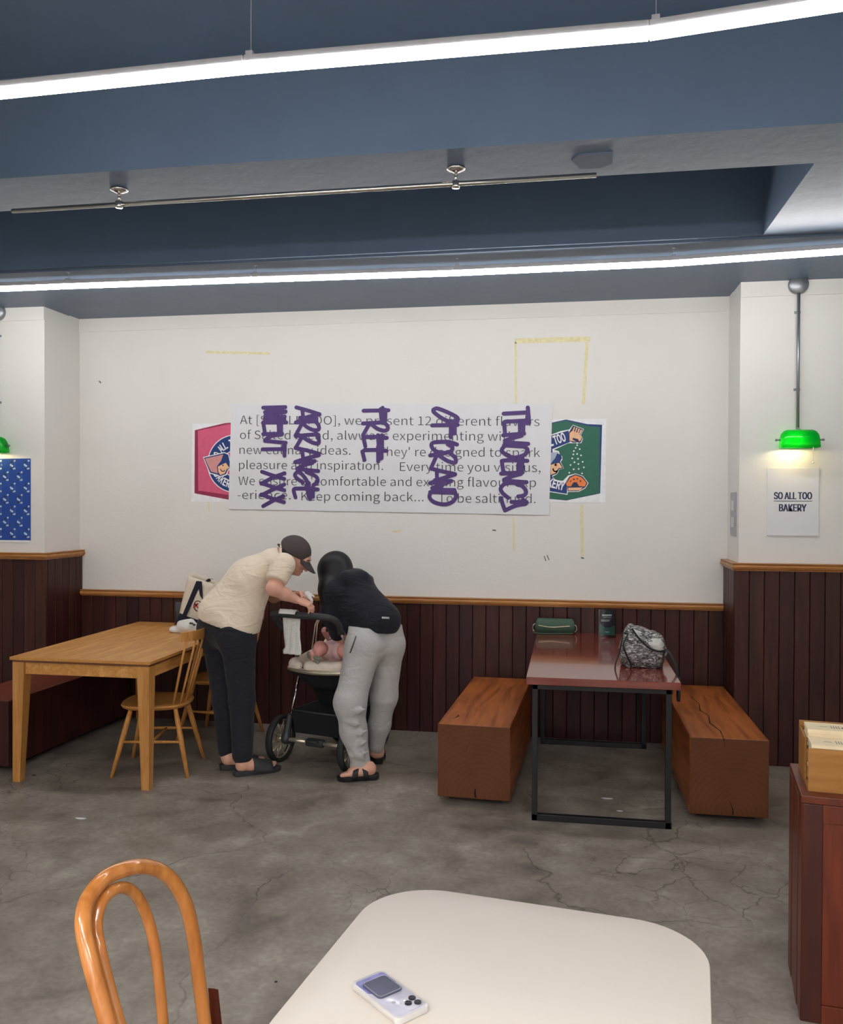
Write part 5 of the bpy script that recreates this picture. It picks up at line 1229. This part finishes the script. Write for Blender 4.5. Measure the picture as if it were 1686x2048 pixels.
def sandal(parent, heel, toe, mat, s=1., kind='slide'):
    heel, toe = np.array(heel, float), np.array(toe, float); d = toe-heel; L_ = np.linalg.norm(d)+.03; d = d/np.linalg.norm(d); l = np.cross((0, 0, 1), d); o0 = heel-d*.014
    prof = [(0, 0), (.0, .018), (.03, .031), (.2, .034), (.45, .035), (.7, .045), (.85, .046), (.95, .034), (1, .012), (1, 0)]
    R_ = [(a, b) for a, b in prof]; out = [o0+d*a*L_+l*b*s for a, b in R_]+[o0+d*a*L_-l*b*s*.92 for a, b in R_[::-1][1:-1]]
    k = len(out); mb = MB()
    rr = [(.94, .0), (1.0, .006), (1.02, .02), (1.03, .026), (.98, .028)]
    c_ = o0+d*L_*.5; vs = []
    for f, z in rr:
        for p in out:
            q = c_+(p-c_)*f; rise = .008*max(0, 1-abs((p-o0)@d)/L_*4); vs.append((q[0], q[1], z+(rise if z > .01 else 0)))
    fs = [(i*k+j, i*k+(j+1) % k, (i+1)*k+(j+1) % k, (i+1)*k+j) for i in range(len(rr)-1) for j in range(k)]+[tuple(range(k))[::-1], tuple(len(vs)-k+j for j in range(k))]
    so = mb.add(vs, fs).obj('sandal', mat, parent, auto=True)
    def band(t0, t1, h0, h1, skew=0, name='sandal_strap'):
        mb = MB(); na, nt = 14, 8; vs = []
        for i in range(nt+1):
            f = i/nt
            for j in range(na+1):
                a = PI*j/na; tt = t0+(t1-t0)*f+skew*math.cos(a); wdt = (.042+.006*f)*s; hh = h0+(h1-h0)*f
                p = o0+d*L_*tt+l*math.cos(a)*wdt; vs.append((p[0], p[1], .012+hh*math.sin(a)**.8))
        mb.add(vs, [(i*(na+1)+j, i*(na+1)+j+1, (i+1)*(na+1)+j+1, (i+1)*(na+1)+j) for i in range(nt) for j in range(na)])
        b_ = mb.obj(name, mat, so, True); m_ = b_.modifiers.new('s', 'SOLIDIFY'); m_.thickness = .006*s; m_.offset = 1
    if kind == 'slide': band(.40, .80, .082*s, .05*s)
    else: band(.42, .56, .078*s, .064*s, .10, 'sandal_strap'); band(.34, .46, .086*s, .078*s, -.08, 'sandal_strap')
    return so
nz_ = lambda v: np.array(v, float)/np.linalg.norm(v)
def basis3(f, u): f = nz_(f); u = np.array(u, float); u = nz_(u-f*(u@f)); return f, u, np.cross(u, f)
def head_parts(c, f, u, s=1.):
    f, u, r = basis3(f, u); ax = np.array([f, r, u]); c = np.array(c)
    P = [ell(c+u*.02*s-f*.008*s, (.098*s, .077*s, .09*s), ax, .02), cone(c-u*.03*s+f*.03*s, c-u*.078*s+f*.052*s, .052*s, .03*s, .04, r, 1.15), ell(c-u*.005*s+f*.05*s, (.045*s, .058*s, .065*s), ax, .03),
         cone(c+f*.088*s+u*.01*s, c+f*.112*s-u*.026*s, .008*s, .013*s, .012), cone(c+f*.09*s-u*.052*s-r*.016*s, c+f*.09*s-u*.052*s+r*.016*s, .009*s, .009*s, .008), ell(c+f*.088*s-u*.078*s, (.014*s,)*3, k=.02)]
    for q in (-1, 1):
        P += [ell(c-f*.002*s+r*q*.079*s-u*.01*s, (.02*s, .008*s, .032*s), ax, .006), ell(c+f*.092*s+r*q*.031*s+u*.012*s, (.012*s, .016*s, .01*s), ax, .008, True), cone(c+f*.089*s+r*q*.018*s+u*.03*s, c+f*.08*s+r*q*.046*s+u*.03*s, .007*s, .006*s, .012)]
    return P, (f, u, r)
def face_bits(parent, c, F, s=1., brow=True, mat_h=None):
    f, u, r = F; c = np.array(c)
    for q in (-1, 1):
        e_ = c+f*.0785*s+r*q*.031*s+u*.012*s; MB().ball(e_, .0115*s, 12).obj('eye', M['white'], parent, True); MB().ball(e_+f*.0085*s, .0052*s, 10).obj('iris', M['dark'], parent, True)
        if brow: MB().tube([c+f*.095*s+r*q*.016*s+u*.034*s, c+f*.094*s+r*q*.032*s+u*.038*s, c+f*.083*s+r*q*.048*s+u*.033*s], .003*s, 6).obj('eyebrow', M['hair'], parent, True)
    MB().tube([c+f*.098*s-u*.052*s-r*.018*s, c+f*.1005*s-u*.0515*s, c+f*.098*s-u*.052*s+r*.018*s], .0028*s, 6).obj('lips', M['pink'], parent, True)

# ---- the man
J = at
man = thing('person', 'man in a beige polo, dark cap and navy trousers bending over the stroller handle', 'person', (1.83, -1.17, 0))
Lm = nz_((.37, -.93, 0))
hipN, hipF = J(474, 1275, -1.21), J(438, 1270, -1.04); kneN, kneF = J(484, 1400, -1.22), J(449, 1400, -1.09); ankN, ankF = J(485, 1516, -1.235), J(454, 1510, -1.13)
hN, tN = np.array((1.835, -1.272, .028)), np.array((2.052, -1.112, .028)); hF, tF = np.array((1.70, -1.165, .028)), np.array((1.94, -1.04, .028))
elN, wrN = J(547, 1177, -1.29), J(594, 1200, -1.20); shN = J(566, 1130, -1.2)
shF, elF, wrF = J(552, 1118, -.86), J(548, 1192, -.88), J(590, 1189, -1.02)
chest, low, neck = J(520, 1148, -1.05), J(455, 1232, -1.12), J(566, 1112, -1.03)
hc = J(590, 1112, -1.02); fd, upv = (.77, .10, -.60), (.60, .10, .78)
HP, HF = head_parts(hc, fd, upv)
B_ = [cone(hipN, kneN, .075, .05, .03), cone(hipF, kneF, .075, .05, .03), cone(kneN, ankN, .048, .034, .03), cone(kneF, ankF, .048, .034, .03), cone(hipN, hipF, .1, .1, .05), cone(low, chest, .11, .1, .05, Lm, 1.3), cone(chest, neck, .09, .06, .05, Lm, 1.4), cone(neck, hc, .055, .055, .03),
      cone(shN, elN, .05, .044, .03), cone(elN, elN*.5+wrN*.5, .044, .038, .02), cone(elN*.5+wrN*.5, wrN, .038, .025, .02), cone(shF, elF, .05, .043, .03), cone(elF, wrF, .042, .025, .02)]
B_ += HP+foot(ankN, hN, tN)+foot(ankF, hF, tF)
B_ += hand(wrN, nz_((.9, .05, -.3)), (-.1, .2, -1), .95, .7, 1)+hand(wrF, nz_((.75, -.45, .12)), (.2, -.5, -.8), .95, .75, -1)
body = sdf_obj('body', B_, M['skin'], man, .0055, smooth=1)
face_bits(man, hc, HF)
# trousers
cutT = J(450, 1222, -1.12)
def trm(P, d): return np.maximum(d, (P-cutT.astype(np.float32))@np.array((.1, 0, 1), np.float32))
T_ = [cone(J(470, 1262, -1.21), J(434, 1256, -1.04), .132, .132, .06), cone(J(477, 1290, -1.22), kneN, .108, .080, .06), cone(J(437, 1283, -1.05), kneF, .102, .076, .06), cone(kneN, ankN+np.array((0, 0, .02)), .080, .064, .03), cone(kneF, ankF+np.array((0, 0, .03)), .076, .055, .03)]
sdf_obj('trousers', T_, M['trou'], man, .0095, mod=trm)
# polo shirt
pH = J(450, 1243, -1.12)
nH = nz_((-.24, .0, -1)).astype(np.float32)
def shm(P, d):
    return np.maximum(d, (P-pH.astype(np.float32))@nH)
Sx = [cone(J(448, 1228, -1.13), J(500, 1160, -1.06), .165, .135, .06, Lm, 1.18), cone(J(500, 1160, -1.06), J(545, 1128, -1.04), .135, .10, .06, Lm, 1.45), cone(J(474, 1256, -1.19), J(500, 1195, -1.13), .146, .11, .05),
      cone(shN, J(553, 1160, -1.26), .078, .068, .04), cone(shF, J(547, 1155, -.86), .075, .066, .04), cone(J(548, 1122, -1.04), J(572, 1112, -1.02), .075, .062, .03)]
Sx.append(cone(J(485, 1236, -1.37), J(480, 1256, -1.37), .006, .02, .004, sub=True))
pc_ = J(554, 1164, -1.26); nc_ = nz_(J(553, 1162, -1.26)-shN)
pc2 = J(547, 1160, -.86); nc2 = nz_(J(547, 1155, -.86)-shF)
def shm2(P, d):
    P32 = P; near = np.linalg.norm(P32-np.array(pc_, np.float32), axis=1) < .13; nearf = np.linalg.norm(P32-np.array(pc2, np.float32), axis=1) < .12
    d = shm(P32, d); c1 = (P32-pc_.astype(np.float32))@nc_.astype(np.float32)
    # cuffs: cut only the sleeve, not the trunk behind it
    arm = np.where(near & ((P32-shN.astype(np.float32))@Lm.astype(np.float32) > -.05), c1, -1)
    return np.maximum(d, arm)
sdf_obj('polo_shirt', Sx, M['polo'], man, .0085, mod=shm2)
# turned-down collar round the back of the neck
cn_ = J(567, 1110, -1.03); ca_ = nz_(hc-neck); c1_ = nz_(np.cross(ca_, Lm)); c2_ = np.cross(ca_, c1_)
mb = MB(); vs = [cn_+ca_*zz+(c1_*math.cos(a)+c2_*math.sin(a))*rr for zz, rr in ((.030, .062), (.036, .066), (.012, .082), (-.008, .092)) for a in [2*PI*i/32 for i in range(32)]]
mb.add(vs, [(r*32+i, r*32+(i+1) % 32, (r+1)*32+(i+1) % 32, (r+1)*32+i) for r in range(3) for i in range(32)])
o = mb.obj('collar', M['polo'], man, True); s_ = o.modifiers.new('s', 'SOLIDIFY'); s_.thickness = .003
col = spline([J(562, 1096, -1.1), J(572, 1108, -1.12), J(585, 1122, -1.08), J(590, 1128, -1.0)], 5)
# hair, cap with brim, strap and buckle
f_, u_, r_ = HF
uc = nz_((.47, .06, .88)); fc, uc, rc = basis3((.86, .1, -.5), uc)
cc = J(587, 1106, -1.02)
sdf_obj('hair', [ell(hc+u_*.018-f_*.014, (.1, .083, .094), np.array([f_, r_, u_]), .02), cone(hc-f_*.06-u_*.01-r_*.05, hc-f_*.075-u_*.055+r_*.0, .034, .034, .03), cone(hc-f_*.06-u_*.01+r_*.05, hc-f_*.075-u_*.055+r_*.03, .034, .034, .03), cone(J(567, 1100, -1.02), J(580, 1108, -1.02), .03, .04, .03), cone(hc+r_*.074+f_*.025+u_*.01, hc+r_*.072+f_*.022-u_*.02, .01, .007, .01), cone(hc-r_*.074+f_*.025+u_*.01, hc-r_*.072+f_*.022-u_*.02, .01, .007, .01)], M['hair'], man, .007,
        mod=lambda P, d: np.maximum(d, ((P-hc.astype(np.float32))@np.array(f_*1.0-u_*.55, np.float32)-.012)))
capo = sdf_obj('cap', [ell(cc+uc*.008, (.112, .094, .108), np.array([fc, rc, uc]), .01)], M['cap'], man, .006, mod=lambda P, d: np.maximum(np.maximum(d, -((P-cc.astype(np.float32))@uc.astype(np.float32))-.006), -(np.sqrt((((P-(cc-fc*.1+uc*.012).astype(np.float32))@uc.astype(np.float32))/.03)**2+(((P-(cc-fc*.1).astype(np.float32))@rc.astype(np.float32))/.045)**2)-1)*.03-np.maximum(0, ((P-cc.astype(np.float32))@fc.astype(np.float32))+.06)*10))
mb = MB(); vs = []; nb_, nt_ = 14, 8; bdir = nz_(fc*.80-uc*.50)
for i in range(nt_+1):
    q = i/nt_
    for j in range(nb_+1):
        s_ = -1+2*j/nb_; base = cc+fc*.120*math.sqrt(max(0, 1-(s_*.82)**2))+uc*.006+rc*s_*.072
        ln = .082*math.sqrt(max(.04, 1-(abs(s_)**2.6)))
        vs.append(base+bdir*ln*q+fc*.014*math.sin(PI*q*.5)*0-uc*.018*s_*s_*q-uc*.004)
mb.add(vs, [(i*(nb_+1)+j, i*(nb_+1)+j+1, (i+1)*(nb_+1)+j+1, (i+1)*(nb_+1)+j) for i in range(nt_) for j in range(nb_)])
o = mb.obj('cap_brim', M['cap'], capo, True); s_ = o.modifiers.new('s', 'SOLIDIFY'); s_.thickness = .004
MB().tube([cc+fc*.112*math.cos(a)+rc*.094*math.sin(a)+uc*.0 for a in [PI*.72+PI*.56*i/12 for i in range(13)]], .007, 8, flat=.5).obj('cap_strap', M['dark'], capo, True)
MB().ball(cc-fc*.102+rc*.045+uc*.03, .008, 8).obj('buckle', M['chrome'], capo, True)
MB().ball(cc-fc*.085+rc*.062+uc*.022, .006, 8).ball(cc+uc*.117, .007, 8).obj('eyelet', M['plate'], capo, True)
sandal(man, hN-np.array((0, 0, .028)), tN-np.array((0, 0, .028)), M['rubber'], 1.05); sandal(man, hF-np.array((0, 0, .028)), tF-np.array((0, 0, .028)), M['rubber'], 1.05)
# tissue in his hands
t = thing('tissue', 'small white tissue held in the fingers of the man in the cap', 'tissue', tuple(wrN+np.array((.06, .04, .02))))
tc_ = (wrN+np.array((.06, .05, .015)))
sdf_obj('sheet', [cone(tc_+np.array((-.02, 0, .02)), tc_+np.array((.02, .01, -.02)), .012, .008, .01), cone(tc_+np.array((-.01, .01, .03)), tc_+np.array((.03, .02, .0)), .008, .006, .01), cone(tc_+np.array((.0, .0, .0)), tc_+np.array((.025, .0, -.035)), .01, .005, .01)], M['towel'], t, .005)

# ---- the woman
wo = thing('person', 'woman with long black hair, navy hoodie and grey sweatpants leaning into the stroller', 'person', (2.66, -1.0, 0))
wN, wF = J(727, 1293, -1.10), J(775, 1290, -.95); kN, kF = J(700, 1405, -1.18), J(768, 1392, -.92); sN, sF = J(707, 1462, -1.16), J(759, 1450, -.88); aN, aF = J(722, 1530, -1.165), J(750, 1504, -.85)
whN, wtN = np.array((2.705, -1.165, .028)), np.array((2.495, -1.235, .028)); whF, wtF = np.array((2.652, -.865, .028)), np.array((2.60, -.645, .028))
Lw = nz_((.72, .62, .12)); wch, wlo, wnk = J(702, 1182, -.92), J(755, 1248, -1.01), J(686, 1158, -.88)
wsN, weN, wwN = J(664, 1182, -1.0), J(660, 1228, -1.0), J(674, 1268, -.90); wsF, weF, wwF = J(722, 1165, -.74), J(712, 1230, -.70), J(697, 1262, -.72)
whc = J(672, 1137, -.86); WHP, WF = head_parts(whc, (-.45, .62, -.64), (-.38, .35, .85), .94)
B_ = [cone(wN, kN, .075, .048, .03), cone(wF, kF, .075, .048, .03), cone(kN, sN, .048, .045, .03), cone(sN, aN, .045, .03, .03), cone(kF, sF, .048, .045, .03), cone(sF, aF, .04, .028, .03), cone(wN, wF, .08, .08, .05), cone(wlo, wch, .09, .085, .05, Lw, 1.2), cone(wch, wnk, .075, .05, .04, Lw, 1.3), cone(wnk, whc, .045, .05, .03),
      cone(wsN, weN, .04, .036, .03), cone(weN, wwN, .035, .022, .02), cone(wsF, weF, .04, .036, .03), cone(weF, wwF, .035, .022, .02)]
B_ += WHP+foot(aN, whN, wtN, .92)+foot(aF, whF, wtF, .92)+hand(wwN, nz_((.25, .35, -.6)), (.2, .8, .3), .85, .5, 1)+hand(wwF, nz_((-.25, -.15, -.3)), (-.5, .5, -.3), .85, .35, -1)
sdf_obj('body', B_, M['skin'], wo, .0055); face_bits(wo, whc, WF, .94)
wcut = J(752, 1250, -1.0)
P_ = [cone(wN, wF, .108, .108, .05), cone(J(728, 1290, -1.1), kN, .112, .094, .05), cone(J(775, 1285, -.95), kF, .108, .084, .04), cone(kN, sN, .094, .080, .05), cone(sN, J(721, 1522, -1.165), .080, .060, .04), cone(kF, sF, .084, .068, .04), cone(sF, J(753, 1492, -.86), .068, .050, .04),
      cone(J(716, 1531, -1.165), J(727, 1532, -1.165), .052, .052, .006), cone(J(732, 1250, -1.03), J(770, 1250, -.96), .112, .108, .05)]
for (a, b, c, d_, y, r) in ((700, 1425, 735, 1416, -1.255, .009), (690, 1440, 730, 1450, -1.25, .008), (705, 1470, 735, 1460, -1.235, .009), (712, 1490, 738, 1478, -1.23, .008), (700, 1512, 738, 1502, -1.225, .009), (706, 1497, 730, 1520, -1.225, .007)):
    if r: P_.append(cone(J(a, b, y), J((a+c)/2, (b+d_)/2+2, y-.006), r*.8, r, .03)); P_.append(cone(J((a+c)/2, (b+d_)/2+2, y-.006), J(c, d_, y), r, r*.5, .03))
sdf_obj('sweatpants', P_, M['sweat'], wo, .0095, mod=lambda P, d: np.maximum(d, (P-wcut.astype(np.float32))@np.array((0, 0, 1), np.float32)))
MB().tube([J(712, 1272, -1.215), J(706, 1290, -1.225), J(700, 1306, -1.225)], .0035, 6).obj('pocket_zip', M['ink'], wo, True)
Hd = [cone(J(757, 1242, -1.01), wch, .135, .125, .06, Lw, 1.08), cone(wch, J(690, 1160, -.89), .12, .08, .05, Lw, 1.3), cone(wsN, weN, .066, .06, .04), cone(weN, wwN, .058, .048, .04), cone(wsF, weF, .064, .058, .04), cone(weF, wwF+np.array((0.01, 0, .03)), .055, .045, .04), cone(J(712, 1225, -1.0), J(712, 1255, -1.02), .08, .055, .05), cone(J(690, 1215, -.98), J(706, 1262, -1.02), .07, .045, .05)]
Hd += [cone(J(695, 1160, -1.02), J(722, 1158, -.93), .04, .05, .03), cone(J(722, 1158, -.93), J(737, 1160, -.82), .05, .035, .03), cone(J(690, 1152, -1.0), J(718, 1150, -.86), .03, .04, .03)]
hcut = J(757, 1261, -1.01); nhc = nz_((-.10, 0, -1))
def hdm(P, d):
    trunk = ((P-hcut.astype(np.float32))@nhc.astype(np.float32))
    lim = (P[:, 0] > J(700, 1262, -1.0)[0]); return np.maximum(d, np.where(lim, trunk, -1))
ho = sdf_obj('hoodie', Hd, M['hood'], wo, .009, mod=hdm)
lg = MB(); stroke(lg, [J(764, 1231, -1.16), J(771, 1234, -1.16), J(778, 1233, -1.16)], .0035, 0)
cy_ = J(771, 1234, -1.175)
lg = MB(); text_mb(lg, 'mmm', J(764, 1237, -1.168), nz_((1, .28, -.05)), nz_((-.1, 0, 1)), .02, .045, .01); lg.obj('small_logo', M['white'], ho)
hp = [ell(whc+np.array((0, 0, .012)), (.107, .102, .104), k=.03), cone(whc+np.array((-.02, 0, -.02)), J(660, 1180, -.97), .098, .07, .05), cone(J(660, 1180, -.97), J(654, 1222, -1.03), .066, .036, .05), cone(whc+np.array((.05, -.03, -.01)), J(690, 1160, -.96), .06, .04, .04)]
sdf_obj('hair', hp, M['hair'], wo, .007)
sandal(wo, whN-np.array((0, 0, .028)), wtN-np.array((0, 0, .028)), M['rubberb'], .95, 'cross'); sandal(wo, whF-np.array((0, 0, .028)), wtF-np.array((0, 0, .028)), M['rubberb'], .95, 'cross')

# ---- the baby
ba = thing('person', 'baby in pink cotton lying in the stroller seat with bare legs raised', 'person', tuple(S(0, .3, .66)))
bh = S(.0, .56, .80)
bt, bp_ = S(0, .44, .745), S(.0, .25, .70)
bHP, bF = head_parts(bh, -rf_*.55+np.array((0, 0, .8)), rf_*.8+np.array((0, 0, .55)), .72)
knL, knR = J(640, 1296, -.93), J(689, 1300, -.98); ftL, ftR = J(629, 1316, -.99), J(700, 1322, -1.02)
Bb = [cone(bp_, bt, .065, .07, .04), cone(bt, bh, .04, .045, .03), cone(bp_-ra_*.05, knL, .045, .043, .03), cone(knL, ftL, .04, .024, .02), cone(bp_+ra_*.05, knR, .045, .043, .03), cone(knR, ftR, .04, .024, .02),
      cone(ftL, ftL-rf_*.03+np.array((0, 0, .035)), .02, .016, .015), cone(ftR, ftR-rf_*.03+np.array((0, 0, .035)), .02, .016, .015)]
for s_ in (-1, 1):
    e1 = bt+ra_*s_*.12+np.array((0, 0, .01))-rf_*.04; e2 = e1-rf_*.07+np.array((0, 0, .04))
    Bb += [cone(bt+ra_*s_*.06, e1, .03, .026, .02), cone(e1, e2, .026, .018, .02)]+hand(e2, -rf_*.6+np.array((0, 0, .5)), (0, 0, 1), .5, .8, s_)
Bb += bHP
sdf_obj('body', Bb, M['skinb'], ba, .005); face_bits(ba, bh, bF, .72, False)
cl = [cone(bp_, bt, .078, .08, .04), cone(bp_-ra_*.04, bp_*.5+knL*.5-ra_*.01, .066, .058, .03), cone(bp_+ra_*.04, bp_*.5+knR*.5, .066, .056, .03), cone(bt+ra_*.05, bt+ra_*.11-rf_*.03, .042, .036, .02), cone(bt-ra_*.05, bt-ra_*.11-rf_*.03, .042, .036, .02)]
sdf_obj('romper', cl, M['pinkc'], ba, .007)
fr = MB()
c_ = bp_*.35+bt*.65+np.array((0, 0, .075)); vs = []; n_ = 48
for k_ in range(4):
    rr_ = .03+k_*.022
    for j in range(n_): a = 2*PI*j/n_; vs.append(c_+ra_*rr_*1.1*math.cos(a)+rf_*rr_*math.sin(a)+np.array((0, 0, -k_*k_*.003+.006*math.sin(a*12+k_)*(k_ > 0))))
o = fr.add(vs, [(k_*n_+j, k_*n_+(j+1) % n_, (k_+1)*n_+(j+1) % n_, (k_+1)*n_+j) for k_ in range(3) for j in range(n_)]).obj('frilled_bib', M['white'], ba, True)
s_ = o.modifiers.new('s', 'SOLIDIFY'); s_.thickness = .002
t = thing('folded_blanket', 'grey-green folded cloth at the foot of the stroller seat', 'cloth', tuple(J(632, 1318, -1.0)))
sdf_obj('cloth', [cone(J(617, 1307, -1.0), J(638, 1318, -1.02), .014, .012, .01), cone(J(619, 1313, -.99), J(636, 1325, -1.01), .014, .012, .012)], M['sage'], t, .005)

bpy.context.view_layer.update()
